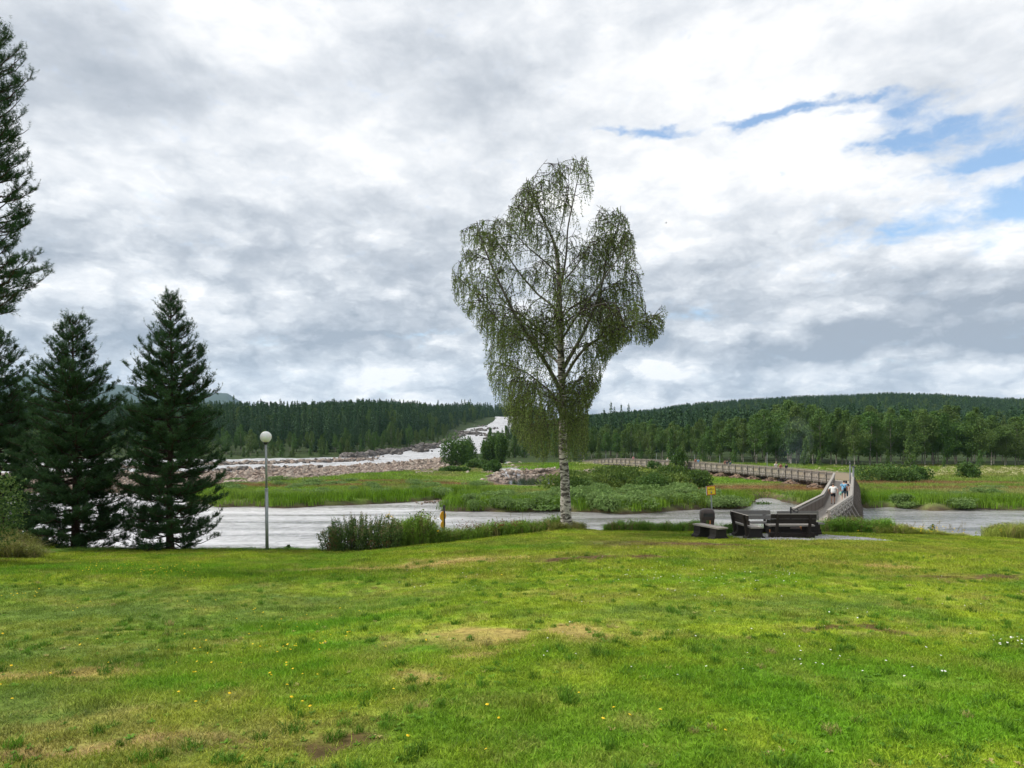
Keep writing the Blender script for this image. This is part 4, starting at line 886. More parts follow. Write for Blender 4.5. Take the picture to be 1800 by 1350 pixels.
# low willows
WIL = []; THK = []
for i in range(5):
    g = np.random.default_rng(600 + i); mb = MB(); P = []
    for j in range(9):
        a = g.uniform(0, 6.28); r = g.uniform(0, .85); c = np.array((math.cos(a) * r, math.sin(a) * r, .3 * g.uniform(.7, 1.2))); v = g.normal(size=(150, 3)); v /= np.linalg.norm(v, axis=1)[:, None]; P.append(c + v * g.uniform(.5, 1, (150, 1)) ** .5 * np.array((.55, .55, .42)))
    P = np.vstack(P); P = P[P[:, 2] > -.1]; mb.leaves(P, .17, .4, axis=(0, 0, .6), g=g); st = MB()
    for j in range(6): e = P[g.integers(len(P))]; st.tube([(0, 0, -.1), e * .6, e], [.03, .02, .01], 3, cap=False)
    WIL.append((mb.mesh('willow_foliage', WILLOW), st.mesh('willow_stems', TWIG))); THK.append((mb.mesh('thicket_foliage', THICKET), st.mesh('thicket_stems', TWIG)))
gw = random.Random(5)
def willow(px, py, rad, h, label, group, kind='willow_shrub'):
    i = gw.randrange(5); key = (kind, i); x, y = W(px, py, .7); loc = (x, y, hz(x, y)); sc = (rad, rad * .9, h / .75)
    if loc[2] < .05 or sdist(np.array([x]), np.array([y]), POOL)[0] > -5: return
    if key not in _first: r = proto_thing(kind, (THK if 'thicket' in kind else WIL)[i], ('foliage', 'stems')); _first[key] = r; r['category'] = 'shrub'; r.location = loc; r.scale = sc; tag(r, label, 'shrub', group)
    else: r = dup(_first[key], loc, gw.uniform(0, 6.28), sc, label, group); r['category'] = 'shrub'
for (u0, u1, v0, v1, n, rr, h, lab, grp, *kd) in (
    (870, 1000, 872, 890, 26, 1.7, .95, 'low grey-green willow shrub on the island bank left of the big birch trunk', 'low willows left of the birch trunk'),
    (1005, 1240, 866, 889, 44, 1.9, 1.15, 'low grey-green willow shrub on the far bank right of the big birch trunk', 'low willows right of the birch trunk'),
    (790, 880, 878, 893, 14, 1.4, .8, 'low grey-green willow shrub on the tip of the island by the inlet', 'low willows on the island tip'),
    (990, 1230, 838, 866, 52, 2.8, 2.3, 'yellow-green bushy willow in the thicket below the footbridge', 'thicket willows below the footbridge', 'thicket_bush'),
    (400, 860, 848, 872, 46, 1.7, .7, 'low pale willow on the meadow before the cobble bank', 'pale willows before the cobble bank'),
    (1560, 1860, 862, 888, 16, 1.8, .8, 'low grey willow on the right-hand meadow beyond the river', 'grey willows on the right meadow')):
    for k in range(n): willow(gw.uniform(u0, u1), gw.uniform(v0, v1), rr * gw.uniform(.6, 1.25), h * gw.uniform(.5, 1.25), lab, grp, *kd)
def bush(px, py, zz, wpx, hpx, label, seed, leaf=.28, n=5200, cat='bush', name='round_bush', m=None, lumps=10):
    x, y = W(px, py, zz); s = y / F; leafy_bush(name, label, cat, (x, y, hz(x, y) - .1), wpx * s * .5 * 1.15, wpx * s * .4, hpx * s * 1.32, n, leaf, m or BUSHLEAF, seed, lumps=lumps)
bush(1548, 850, .8, 110, 32, 'big rounded dark green bush just right of the bend in the footbridge', 41, lumps=13)
bush(1612, 848, .8, 44, 24, 'smaller green bush touching the right side of the big round bush', 42, n=2600)
bush(1340, 876, .6, 62, 16, 'dark green bush overhanging the dark water behind the seats', 43, n=3600, leaf=.2)
bush(1275, 886, .5, 80, 18, 'bright green grassy hummock bush behind the yellow notice', 48, n=3600, leaf=.2, m=WILLOW)
bush(1193, 832, .9, 26, 36, 'dark upright bush covering the footbridge rail halfway along', 44, n=3000, name='bridge_bush')
bush(1150, 828, .9, 26, 16, 'green bush leaning on the footbridge left of the dark upright bush', 45, n=1600)
bush(1150, 866, .8, 70, 30, 'large dense green bush in the middle of the thicket', 46, n=4600, leaf=.2)
bush(1035, 862, .8, 60, 22, 'broad yellow-green bush right behind the big birch trunk', 47, n=3600, leaf=.2, m=WILLOW)
bush(1700, 842, .9, 36, 26, 'loose bush in the pale flowers on the right', 49, n=2200)
bush(1585, 884, .5, 40, 16, 'grey-green bush near the far waterline right of the footbridge', 50, n=1800, leaf=.2, m=WILLOW)
# bushes at the mouth of the rapids
for px, py, w_, h_, lab, sd_ in ((797, 818, 64, 52, 'large dark leafy tree clump standing in front of the rapids', 51), (822, 816, 30, 42, 'dark bush on the right flank of the clump before the rapids', 52), (862, 812, 34, 44, 'dark bush at the right edge of the white chute', 53), (880, 814, 30, 50, 'taller dark bush right of the white chute', 54),
                              (838, 822, 40, 16, 'low green bush at the foot of the white chute', 55), (868, 826, 34, 16, 'low bush beside the stony stream', 56), (800, 826, 50, 10, 'low bush under the clump before the rapids', 57)):
    bush(px, py, 1.3, w_, h_, lab, sd_, leaf=.42, n=4200, cat='bush', name='riverside_bush')

# ================================================================== STONES
def rock(seed, m=STONE):
    g = np.random.default_rng(seed); mb = MB(); mb.sphere((0, 0, 0), .5, 9, 6); V = mb.V[0]; k = V / (np.linalg.norm(V, axis=1)[:, None] + 1e-9); pl = g.normal(size=(9, 3)); pl /= np.linalg.norm(pl, axis=1)[:, None]
    d = (k @ pl.T).max(1); V = k * (.36 / np.maximum(d, .55))[:, None] * np.array((1.25, 1, .75)); mb.V[0] = V; return mb.mesh('stone', m)
ROCKS = [rock(i) for i in range(8)]; DROCKS = [rock(20 + i, DARKSTONE) for i in range(4)]
def stones():
    g = np.random.default_rng(99); X, Y = np.meshgrid(np.arange(-110, 0, .62), np.arange(86, 215, .62)); X = X.ravel() + g.uniform(-.35, .35, X.size); Y = Y.ravel() + g.uniform(-.35, .35, Y.size)
    U = 900 + F * X / Y; k = (sdist(X, Y, COB) + (fbm(X, Y, .25, 3, 83) - .5) * 4 > -.4) & (U > -80) & (U < 815) & (g.uniform(0, 1, X.size) < .9)
    X, Y = X[k], Y[k]; z = height(X, Y); k = z > .05; P = np.c_[X, Y, z][k]; s = g.gamma(4, .115, len(P)).clip(.2, 1.4)
    print('stones', len(P)); scatter('cobble_bank', 'bank of pinkish grey river stones along the rapids', 'stones', P, ROCKS, g.uniform(0, 6.28, len(P)), s, g.integers(0, 8, len(P)), tilt=.5)
    P = []
    def strip(a, b, w, n, z0, z1=None):
        for _ in range(n): t = g.uniform(); x = a[0] + (b[0] - a[0]) * t; y = a[1] + (b[1] - a[1]) * t; wd = w * (1 - abs(2 * t - 1) ** 3 * .7); P.append((x + g.normal(0, wd * .4), y + g.normal(0, wd * .5), z0 + (0 if z1 is None else (z1 - z0) * t) + g.uniform(-.1, .35)))
    strip(WD(300, 158), WD(600, 192), 6.5, 900, 1.0); strip(WD(560, 180), WD(650, 205), 5, 420, 1.1); strip(WD(380, 135), WD(560, 150), 3.2, 240, .95); strip(WD(-50, 150), WD(330, 150), 5, 500, .95)
    for u, D in ((662, 205), (655, 200), (612, 205), (668, 222), (540, 175)):
        for _ in range(6): x, y = WD(u + g.normal(0, 4), D + g.normal(0, 2)); P.append((x, y, float(np.interp(y, ZR_D, ZR_Z)) + .1))
    P = np.array(P); scatter('midstream_stones', 'stones of the bar lying in the middle of the rapids', 'stones', P, ROCKS + DROCKS, g.uniform(0, 6.28, len(P)), g.gamma(4, .16, len(P)).clip(.3, 1.7), g.integers(0, 12, len(P)), tilt=.5)
    P = []
    for _ in range(620):
        u = g.uniform(600, 815); D = float(np.interp(u, [400, 520, 640, 700, 740, 770, 800, 815], [205, 213, 222, 262, 300, 335, 400, 435])) + g.normal(0, 1.8); x, y = WD(u, D); P.append((x, y, hz(x, y) * .3 + .7 * float(np.interp(D, ZR_D, ZR_Z)) + .2))
    for u, D, n in ((738, 268, 16), (815, 470, 40), (842, 500, 30), (858, 515, 24), (830, 545, 60), (870, 455, 8), (848, 430, 8), (745, 290, 10), (765, 300, 10), (860, 395, 6), (835, 455, 40), (820, 445, 50), (700, 245, 10)):
        for _ in range(n): x, y = WD(u + g.normal(0, 9), D + g.normal(0, 3)); P.append((x, y, float(np.interp(y, ZR_D, ZR_Z)) + .25))
    P = np.array(P); scatter('dark_rocks', 'dark wet rocks along the bank and in the rapids', 'rocks', P, DROCKS, g.uniform(0, 6.28, len(P)), g.gamma(4, .42, len(P)).clip(.6, 4), g.integers(0, 4, len(P)), tilt=.4)
    P = []
    for (a, b, w, n) in ((W(868, 848, .5), W(880, 836, .5), 2.2, 110), (W(880, 836, .5), W(975, 830, .5), 3.0, 190), (W(870, 832, .9), W(900, 818, .9), 6, 130), (W(1000, 834, .6), W(1055, 833, .6), 1.8, 130), (W(770, 827, .9), W(835, 826, .9), 2.2, 170), (W(745, 832, .9), W(770, 827, .9), 2.5, 90), (W(735, 881.5, .3), W(800, 875.5, .3), .8, 70)):
        for _ in range(n): t = g.uniform(); P.append((a[0] + (b[0] - a[0]) * t + g.normal(0, w * .4), a[1] + (b[1] - a[1]) * t + g.normal(0, w * .6), 0))
    P = np.array(P); P[:, 2] = np.maximum(height(P[:, 0], P[:, 1]), .1) + .03; scatter('stream_stones', 'pinkish stones around the pool and the little stream', 'stones', P, ROCKS, g.uniform(0, 6.28, len(P)), np.where(P[:, 1] < 90, .28, 1) * g.gamma(4, .13, len(P)).clip(.25, 1.3), g.integers(0, 8, len(P)), tilt=.5)
stones()
# one pale boulder and the stream above the pool
pts = [W(*p, .95) for p in [(868, 833), (876, 825), (884, 820), (888, 815), (900, 815), (904, 822), (915, 828), (940, 830), (925, 834), (890, 835)]]
X, Y = np.meshgrid(np.arange(-6, 8, .35), np.arange(105, 180, .6)); sd_ = sdist(X, Y, pts) + (fbm(X, Y, .5, 2, 3) - .5) * 2.5; zz = height(X.ravel(), Y.ravel()) + .10 + (fbm(X.ravel(), Y.ravel(), .6, 2, 9) - .5) * .25; n_ = X.shape[1]; ok = sd_ > 0
i_, j_ = np.nonzero(ok[:-1, :-1] & ok[1:, 1:] & ok[1:, :-1] & ok[:-1, 1:]); a_ = i_ * n_ + j_; mb = MB(); mb.add(np.stack([X.ravel(), Y.ravel(), zz], 1), np.stack([a_, a_ + 1, a_ + n_ + 1, a_ + n_], 1))
tag(mb.build('stream', RAPID), 'little white stream running over stones into the pool', 'stream', kind='structure')

# ================================================================== FOOTBRIDGE
WGREY = m_wood('grey_boards', (.17, .15, .135), (.27, .245, .22)); WDARK = m_wood('dark_boards', (.105, .088, .075), (.17, .145, .125)); WPALE = m_wood('pale_boards', (.235, .22, .20), (.34, .32, .29), dark=(.2, .18, .16))
WPANEL = m_wood('panel_boards', (.24, .21, .18), (.40, .355, .30), (.33, .28, .21)); WBEAM = m_wood('bridge_beams', (.11, .095, .08), (.16, .14, .12)); WDECK = m_wood('deck_boards', (.30, .27, .235), (.38, .345, .305), dark=(.3, .27, .24))
STEEL = m_plain('grey_metal', (.33, .35, .36), (.26, .28, .29), 12, .45, .5, .5); BLACKM = m_plain('black_metal', (.02, .02, .022), (.03, .03, .03), 8, .5, .5)
PATH = [(15.4, 37.6, 1.72), (18.5, 42.3, 2.0), (25.3, 53.2, 2.0), (37.1, 76.6, 2.0), (42.0, 86.6, 2.0), (41.0, 100, 2.0), (38.6, 112, 2.0), (33.7, 130, 2.0), (25.8, 145, 2.0), (22.4, 152.5, 1.9), (18, 166, 1.0)]
def footbridge():
    root = thing('footbridge', 'long grey wooden footbridge with board railings winding over the river and meadow', 'bridge', (PATH[1][0], PATH[1][1], 0)); o0 = np.array((PATH[1][0], PATH[1][1], 0.))
    Pn = [np.array(p, float) - o0 for p in PATH]; Wd = 1.0
    dirs = [unit((Pn[i + 1] - Pn[i]) * (1, 1, 0)) for i in range(len(Pn) - 1)]; nrm = [np.array((-d[1], d[0], 0)) for d in dirs]
    def off(i, s):   # mitred edge point
        if i == 0: n = nrm[0]
        elif i == len(Pn) - 1: n = nrm[-1]
        else: n = unit(nrm[i - 1] + nrm[i]); n = n / max(.5, n @ nrm[i])
        return Pn[i] + n * s
    deck = MB(); beam = MB(); count = {'fence_panel': 0, 'brace_frame': 0}; rest = {'fence_panel': MB(), 'brace_frame': MB()}
    up = np.array((0, 0, 1.))
    for i in range(len(Pn) - 1):
        A, B = off(i, Wd), off(i + 1, Wd); C_, D_ = off(i, -Wd), off(i + 1, -Wd); L = np.linalg.norm(Pn[i + 1] - Pn[i]); nb = int(L / .16)
        for k in range(nb):
            t0, t1 = (k + .04) / nb, (k + .96) / nb
            q = [A + (B - A) * t0, C_ + (D_ - C_) * t0, C_ + (D_ - C_) * t1, A + (B - A) * t1]; V = [p - up * .06 for p in q] + q
            deck.add(V, [(4, 5, 6, 7), (0, 1, 5, 4), (1, 2, 6, 5), (2, 3, 7, 6), (3, 0, 4, 7), (3, 2, 1, 0)])
        for s in (.95, -.95, 0):
            a, b = off(i, s), off(i + 1, s); d = unit(b - a); beam.beam(a - up * .19 + d * .01, b - up * .19 - d * .01, .14, .24)
    deck.build('deck', WDECK, root); beam.build('stringers', WBEAM, root)
    def emit(kind, mb, mats, share=100):
        if count[kind] < share: count[kind] += 1; mb.build(kind, mats, root); return
        r = rest[kind]; n0 = r.n
        for V in mb.V: r.V.append(V)
        for q, m in zip(mb.q, mb.qm): r.q.append(q + n0); r.qm.append(m)
        for q, m in zip(mb.t, mb.tm): r.t.append(q + n0); r.tm.append(m)
        r.n += mb.n
    jobs = []
    for i in range(1, len(Pn) - 1):
        for s in (1, -1):
            A, B = off(i, Wd * s), off(i + 1, Wd * s); L = np.linalg.norm(B - A); m = max(1, round(L / 1.8))
            for k in range(m): jobs.append((i, s, A + (B - A) * k / m, A + (B - A) * (k + 1) / m))
    jobs.sort(key=lambda j: (0 if j[0] <= 3 or j[1] == 1 else 1, np.linalg.norm(j[2] + o0)))
    for i, s, a, b in jobs:
        d = unit((b - a)); n = nrm[i] * s; p = MB(); L = np.linalg.norm(b - a); near = i <= 3; g = rnd
        p.beam(a + up * .34 - n * .0, a + up * .36 + up * .72, .11, .11, 0, up=d) if False else p.box(a + up * .42 + n * .03, (.12, .12, 1.32), math.atan2(d[1], d[0]), 0)
        if not (near and s == -1 and i <= 2):   # vertical boards
            nb = int(L / .15)
            for k in range(nb):
                q = a + d * (L * (k + .5) / nb) - n * .05; q = q + up * 0; zt = 1.0 + g.uniform(-.004, .004); p.box(q + up * (.06 + zt) / 2, (.128, .022, zt - .06), math.atan2(d[1], d[0]), 1)
            for h in (.25, .85): p.beam(a + n * .0 + up * h + d * .07, b + up * h - d * .07, .045, .10, 0)
        else:
            for h in (.60, .42): p.beam(a + n * .13 + up * h, b + n * .13 + up * h, .04, .12, 2)
            p.beam(a - n * .04 + up * .30, b - n * .04 + up * .30, .03, .5, 1)
        p.beam(a + up * 1.08, b + up * 1.08, .20, .04, 2)                                     # cap
        for q, h in (((.13, 1.0), (.13, .80)) if near else ()): p.beam(a + n * q + up * h, b + n * q + up * h, .04, .12, 2)
        if near: p.beam(a - n * .11 + up * .93, b - n * .11 + up * .93, .04, .11, 2); p.beam(a - n * .1 + up * .10, b - n * .1 + up * .10, .05, .1, 0)
        emit('fence_panel', p, [WGREY, (WDARK if near else WPANEL), WPALE if near else WGREY])
        f = MB(); zb = a[2] - .36; tip = a + n * .78; tip[2] = zb; c = a.copy(); c[2] = zb
        f.beam(c - n * 1.0, tip, .11, .14); 
        f.beam(tip + up * .05 - n * .05, a + n * .10 + up * .84, .24 if near else .09, .05, 1, up=n)
        if near:
            gz = -1.2; gz = max(-1.2, hz(*(a + o0)[:2]) - .4) 
            if s == -1 or True:
                f.beam((a[0], a[1], gz), a - up * .42, .16, .16, 0, up=d); f.beam((tip[0] + n[0] * .2, tip[1] + n[1] * .2, max(gz, .1 if gz < .1 else gz)), a + n * .05 - up * .40, .07, .12, 1, up=d)
        emit('brace_frame', f, [WBEAM, WGREY if (i == 1 or not near) else WDARK])
    for kd, m in (('fence_panel', [WGREY, WPANEL, WGREY]), ('brace_frame', [WBEAM, WGREY])):
        if rest[kd].n: o = rest[kd].build(kd, m, root); o['kind'] = 'stuff'
    # end posts and the offset gate panel at the bend
    return root, Pn, o0, nrm
BR, BP, BO, BN = footbridge()
def along(px):   # point of the long section seen at photo column px
    best = None
    for i in range(4, len(PATH) - 1):
        for t in np.linspace(0, 1, 60):
            p = np.array(PATH[i]) * (1 - t) + np.array(PATH[i + 1]) * t; e = abs(900 + F * (p[0]) / p[1] - px)
            if best is None or e < best[0]: best = (e, p, math.atan2(PATH[i + 1][1] - PATH[i][1], PATH[i + 1][0] - PATH[i][0]))
    return best[1], best[2]
TIMBERP = m_wood('pier_timber', (.15, .13, .11), (.21, .185, .16)); TANP = m_wood('pale_pier_timber', (.30, .22, .15), (.36, .27, .19))
for px, tan in ((1444, 0), (1401, 0), (1365, 1), (1333, 0), (1303, 1), (1276, 1), (1251, 0), (1240, 1), (1226, 0)):
    p, a = along(px); gz = hz(p[0], p[1]); mb = MB(); zt = p[2] - .32; hh = zt - gz + .4; nl = max(3, int(hh / .2))
    for k in range(nl): mb.box((0, 0, -.4 + (k + .5) * hh / nl), (1.5 + rnd.uniform(-.05, .05), 1.75, hh / nl - .02))
    o = mb.build('pier', TANP if tan else TIMBERP, BR); o.location = (p[0] - BO[0], p[1] - BO[1], gz); o.rotation_euler = (0, 0, a)
    g = np.random.default_rng(int(px)); m = MB(); q = []
    for _ in range(150):
        r = 1.75 * g.uniform(0, 1) ** .6; t = g.uniform(0, 6.28); q.append((math.cos(t) * r * 1.15, math.sin(t) * r * .9, max(0, .75 * (1 - r / 1.75)) + g.uniform(-.05, .1)))
    base = bpy.data.objects.new('stone_mound', None)
    for k, c in enumerate(q):
        rm = ROCKS[k % 8]; V = np.empty(len(rm.vertices) * 3); rm.vertices.foreach_get('co', V); V = V.reshape(-1, 3); s = g.uniform(.3, .62); th = g.uniform(0, 6.28); Rz = np.array([[math.cos(th), -math.sin(th), 0], [math.sin(th), math.cos(th), 0], [0, 0, 1]])
        qs = [tuple(pl.vertices) for pl in rm.polygons if len(pl.vertices) == 4]; ts = [tuple(pl.vertices) for pl in rm.polygons if len(pl.vertices) == 3]
        m.add((V * s) @ Rz.T + np.array(c), qs, ts)
    o = m.build('stone_mound', None or MATS.get('mound_stone') or m_leaf('mound_stone', (.26, .175, .125), (.12, .09, .07), trans=0.02, rough=.85)); o.location = (p[0], p[1], gz)
    tag(o, 'heap of pinkish stones around the foot of a footbridge pier', 'stones', 'stone heaps around the footbridge piers')

def lamp_post(x, y, z, h, label, group, name='bridge_lamp', r=.06):
    root = thing(name, label, 'lamp post', (x, y, z), 0, group); m = MB(); m.tube([(0, 0, 0), (0, 0, h * .97)], [r, r * .8], 8); m.build('pole', STEEL, root)
    m = MB(); m.lathe([(.001, h * .965), (r * 1.7, h * .965), (r * 1.7, h * .985), (r * .9, h), (.001, h)], 10); m.build('cap', BLACKM, root)
for px in (1055, 1103, 1142, 1173, 1209, 1253, 1334):
    p, a = along(px); lamp_post(p[0] + 1.35, p[1] + .2, p[2] - .3, 1.3 + {1334: 2.2}.get(px, 1.45), 'slim grey post with dark cap rising behind the far railing of the footbridge', 'slim posts along the footbridge')
lamp_post(43.3, 87.5, 1.8, 2.85, 'slim grey post behind the railing at the bend of the footbridge', None)
lamp_post(38.9, 77.8, 1.2, 3.1, 'thicker grey post with black cap beside the right railing before the bend', None, r=.13); lamp_post(40.6, 82, 1.2, 3.3, 'grey post with black cap just behind the thicker post before the bend', None, r=.1)

# ================================================================== SEATS AND FIRE PLACE
OLD = m_wood('old_dark_timber', (.022, .018, .016), (.034, .028, .024), dark=(.012, .01, .009)); OLDTOP = m_wood('pale_seat_board', (.27, .25, .225), (.34, .31, .28), dark=(.2, .17, .15)); GREYB = m_wood('grey_back_boards', (.17, .16, .15), (.24, .225, .21))  # seat boards are paler than the rest of the dark benches
BLOCK = m_wood('dark_leg_block', (.018, .016, .015), (.032, .029, .027), dark=(.01, .009, .008))
def extrude(mb, prof, y0, y1, mi=0):
    n = len(prof); V = [(p[0], y0, p[1]) for p in prof] + [(p[0], y1, p[1]) for p in prof]; T = []
    from mathutils.geometry import tessellate_polygon
    for a, b, c in tessellate_polygon([[Vector((p[0], p[1], 0)) for p in prof]]): T += [(a, b, c), (n + c, n + b, n + a)]
    mb.add(V, [(k, (k + 1) % n, n + (k + 1) % n, n + k) for k in range(n)], T, mi)
def bench(name, label, px, py, D=None, rz=0, w=1.56, back=True, blocks=False, backmat=None, z=None, topmat=None):
    if D is None: x, y, zz = G(px, py)
    else: x, y = WD(px, D); zz = hz(x, y)
    root = thing(name, label, 'bench', (x, y, zz if z is None else z), rz)
    m = MB()
    for yy in (-.105, .105): m.beam((-w / 2, .12 + yy, .43), (w / 2, .12 + yy, .43), .20, .05)
    m.build('seat', topmat or OLDTOP, root)
    for s in (-1, 1):
        m = MB()
        if blocks:
            pr = [(-.22, .40), (.22, .40), (.22, .22), (.25, .14), (.33, .08), (.34, 0), (-.34, 0), (-.33, .08), (-.25, .14), (-.22, .22)]
            V0 = len(m.V); extrude(m, pr, -.16, .16); V = m.V[V0]; m.V[V0] = np.stack([V[:, 1] + s * (w / 2 - .26), V[:, 0] + .12, V[:, 2]], 1)
        else: m.box((s * (w / 2 - .23), .12, .2), (.13, .36, .40)); m.box((s * (w / 2 - .23), .12, .06), (.15, .62, .118))
        m.build('leg', BLOCK if blocks else OLD, root)
    if not blocks:
        m = MB(); m.beam((-w / 2, -.02, .10), (w / 2, -.02, .10), .14, .17); m.build('ground_beam', OLD, root)
    if back:
        for s in (-1, 1): m = MB(); m.beam((s * (w / 2 - .22), -.10, .02), (s * (w / 2 - .22), -.26, .84), .10, .07, up=(1, 0, 0)); m.build('back_post', OLD, root)
        m = MB()
        for h in (.60, .765):
            yb = -.10 - .16 * (h / .82) + .055; m.beam((-w / 2, yb, h - .005), (w / 2, yb - .0, h - .005), .04, .15)
        m.build('backrest', backmat or OLD, root)
        m = MB(); h = .765; m.beam((-w / 2, -.205, .848), (w / 2, -.205, .848), .06, .014); m.build('top_edge', topmat or OLDTOP, root)
    return root
bench('bench', 'dark wooden bench with its back to the lawn, nearest the gravel', 1391, 941, D=23.6)
bench('bench', 'dark bench seen from its end, with block legs and its back to the rubbish bin', 1309, 941, D=23.9, rz=R(-86), w=1.5, blocks=True)
bench('bench', 'low backless bench with dark block legs in front of the rubbish bin', 1243, 943, D=23.6, rz=R(-66), w=1.35, back=False, blocks=True)
bench('bench', 'weathered grey-backed bench facing the lawn, partly behind the end-on bench', 1324, 930, D=26.0, rz=R(180), w=1.45, backmat=GREYB, topmat=GREYB)
bench('bench', 'weathered grey-backed bench facing the lawn at the start of the footbridge', 1406, 930, D=26.0, rz=R(181), w=1.6, backmat=GREYB, topmat=GREYB)
def fire_place():
    x, y = WD(1392, 24.9); z = hz(x, y); root = thing('fire_pit', 'blackened timber fire pit with an iron swing arm between the benches', 'fire pit', (x, y, z))
    m = MB()
    for h in (.09, .27, .44):
        for s in (-1, 1): m.box((0, s * .42, h), (1.5, .12, .165)); m.box((s * .69, 0, h), (.12, .716, .165))
    m.build('timber_frame', BLOCK, root); m = MB(); m.box((0, 0, .3), (1.24, .7, .1)); m.build('ash_bed', m_plain('ash', (.12, .115, .11), (.03, .03, .03), 12), root)
    m = MB(); m.tube([(0, .1, .3), (0, .1, 1.02)], .035, 8); m.tube([(0, .1, .98), (.10, .05, .86), (.22, 0, .84)], .022, 6); m.tube([(.22, 0, .84), (.22, 0, .95), (.12, .03, .95)], .018, 6); m.build('swing_arm', BLACKM, root)
    m = MB(); m.box((-.06, -.485, .33), (.40, .004, .045)); m.build('rail', m_wood('rail_wood', (.14, .12, .11), (.18, .15, .14)), root)
fire_place()
LOG = m_wood('split_log', (.42, .17, .06), (.55, .26, .10), dark=(.25, .08, .03))
for px, D, zz, ln, tl, lab in ((1413, 24.1, .10, .30, .55, 'orange split log leaning under the right end of the dark bench'), (1356.5, 24.1, .1, .16, .2, 'small split log under the left end of the dark bench')):
    x, y = WD(px, D); z = hz(x, y); m = MB(); m.beam((-ln * tl * .5, 0, ln * .9), (ln * tl * .5, 0, 0), .13, .11); m.beam((-ln * tl * .5 + .1, .05, ln * .55), (ln * tl * .5 + .06, .03, 0), .09, .06)
    o = m.build('split_log', LOG); o.location = (x, y, z + zz); tag(o, lab, 'firewood')
# rubbish bin
def bin_():
    x, y = WD(1243, 24.75); z = hz(x, y); root = thing('rubbish_bin', 'dark brown rounded rubbish bin with a wide slot behind the backless bench', 'bin', (x, y, z), R(-4))
    PL = m_plain('brown_plastic', (.075, .055, .050), (.055, .042, .038), 6, .55, .4, bmp=.1)
    def loft(levels, k=4.0, sides=28):
        V = []
        for (hx, hy, h) in levels:
            for t in range(sides):
                a = 2 * math.pi * t / sides; c, s = math.cos(a), math.sin(a); r = (abs(c) ** k + abs(s) ** k) ** (-1 / k); V.append((hx * r * c, hy * r * s, h))
        n = len(levels); m = MB(); i = np.arange(n - 1)[:, None] * sides; j = np.arange(sides)[None, :]; j2 = (j + 1) % sides
        m.add(V, np.stack([i + j, i + j2, i + sides + j2, i + sides + j], -1).reshape(-1, 4)); return m
    loft([(.001, .001, 0), (.20, .18, 0), (.215, .195, .03), (.24, .215, .60), (.247, .22, .64)]).build('body', PL, root)
    m = loft([(.252, .226, .635), (.255, .23, .66), (.253, .228, .84), (.24, .215, .91), (.21, .19, .965), (.15, .13, .995), (.001, .001, 1.0)]); m.build('hood', PL, root, True)
    m = MB()
    for k in range(-3, 4): m.box((k * .062, -.2155, .34), (.012, .02, .50))
    m.build('ribs', PL, root)
    m = MB(); m.box((0, -.224, .79), (.345, .02, .115)); m.build('slot', BLACKM, root); m = MB(); m.box((0, -.230, .858), (.37, .03, .018)); m.box((0, -.232, .725), (.37, .03, .018)); m.build('slot_rim', PL, root)
    m = MB(); m.box((-.035, -.233, .545), (.085, .006, .13)); m.build('green_sticker', m_plain('green_sticker', (.10, .16, .03), (.06, .10, .02), 8, .5), root)
    m = MB(); m.box((.055, -.233, .535), (.045, .006, .13)); m.build('orange_sticker', m_plain('orange_sticker', (.60, .16, .06), (.5, .3, .1), 18, .5), root)
bin_()
# notice on a leaning post
def notice():
    x, y = WD(1254, 25.3); z = hz(x, y); top = CZ - (862 - HZ) * 25.3 / F - z; root = thing('notice', 'yellow notice with a red border on a slightly leaning galvanised post', 'sign', (x, y, z), 0)
    lx = -.085; m = MB(); m.tube([(0, .04, -.1), (lx, .04, top + .12)], .028, 8); m.build('post', STEEL, root)
    Mx = Matrix.Rotation(R(-4), 3, 'Y') @ Matrix.Rotation(R(8), 3, 'Z')
    def plate(nm, cx, cz, w, h, yy, mt, lab=None):
        m = MB(); c = Mx @ Vector((cx, yy, cz)); m.box((c[0] + lx, c[1], c[2] + top), (w, .006, h), 0, 0, M=[list(r) for r in Mx]); return m.build(nm, mt, root)
    RED = m_plain('red_border', (.60, .085, .02), (.55, .07, .02), 6, .5); YEL = m_plain('yellow_field', (.80, .62, .03), (.75, .56, .03), 5, .5); WH = m_plain('white_edge', (.7, .7, .7), (.62, .62, .62), 5, .5); BK = m_plain('black_print', (.02, .02, .02), (.03, .03, .03), 5, .6); GR = m_plain('grey_print', (.25, .27, .28), (.4, .4, .4), 20, .6)
    plate('backing', -.016, 0, .352, .335, .008, WH); plate('border', 0, 0, .335, .33, 0, RED); plate('field', 0, 0, .285, .28, -.004, YEL)
    for cx, w in ((-.03, .016), (-.008, .016), (.014, .016)): plate('lettering', cx, .082, w, .022, -.008, BK)
    for k in range(11): plate('lettering', -.105 + k * .021, .042, .015, .020 if k % 3 else .024, -.008, BK)
    plate('thin_line', 0, -.005, .15, .006, -.008, GR)
    for k, (w, h) in enumerate(((.07, .03), (.05, .03), (.025, .03))): plate('picture', -.0, -.10 + k * .03, w, h, -.008, GR if k else BK)
notice()
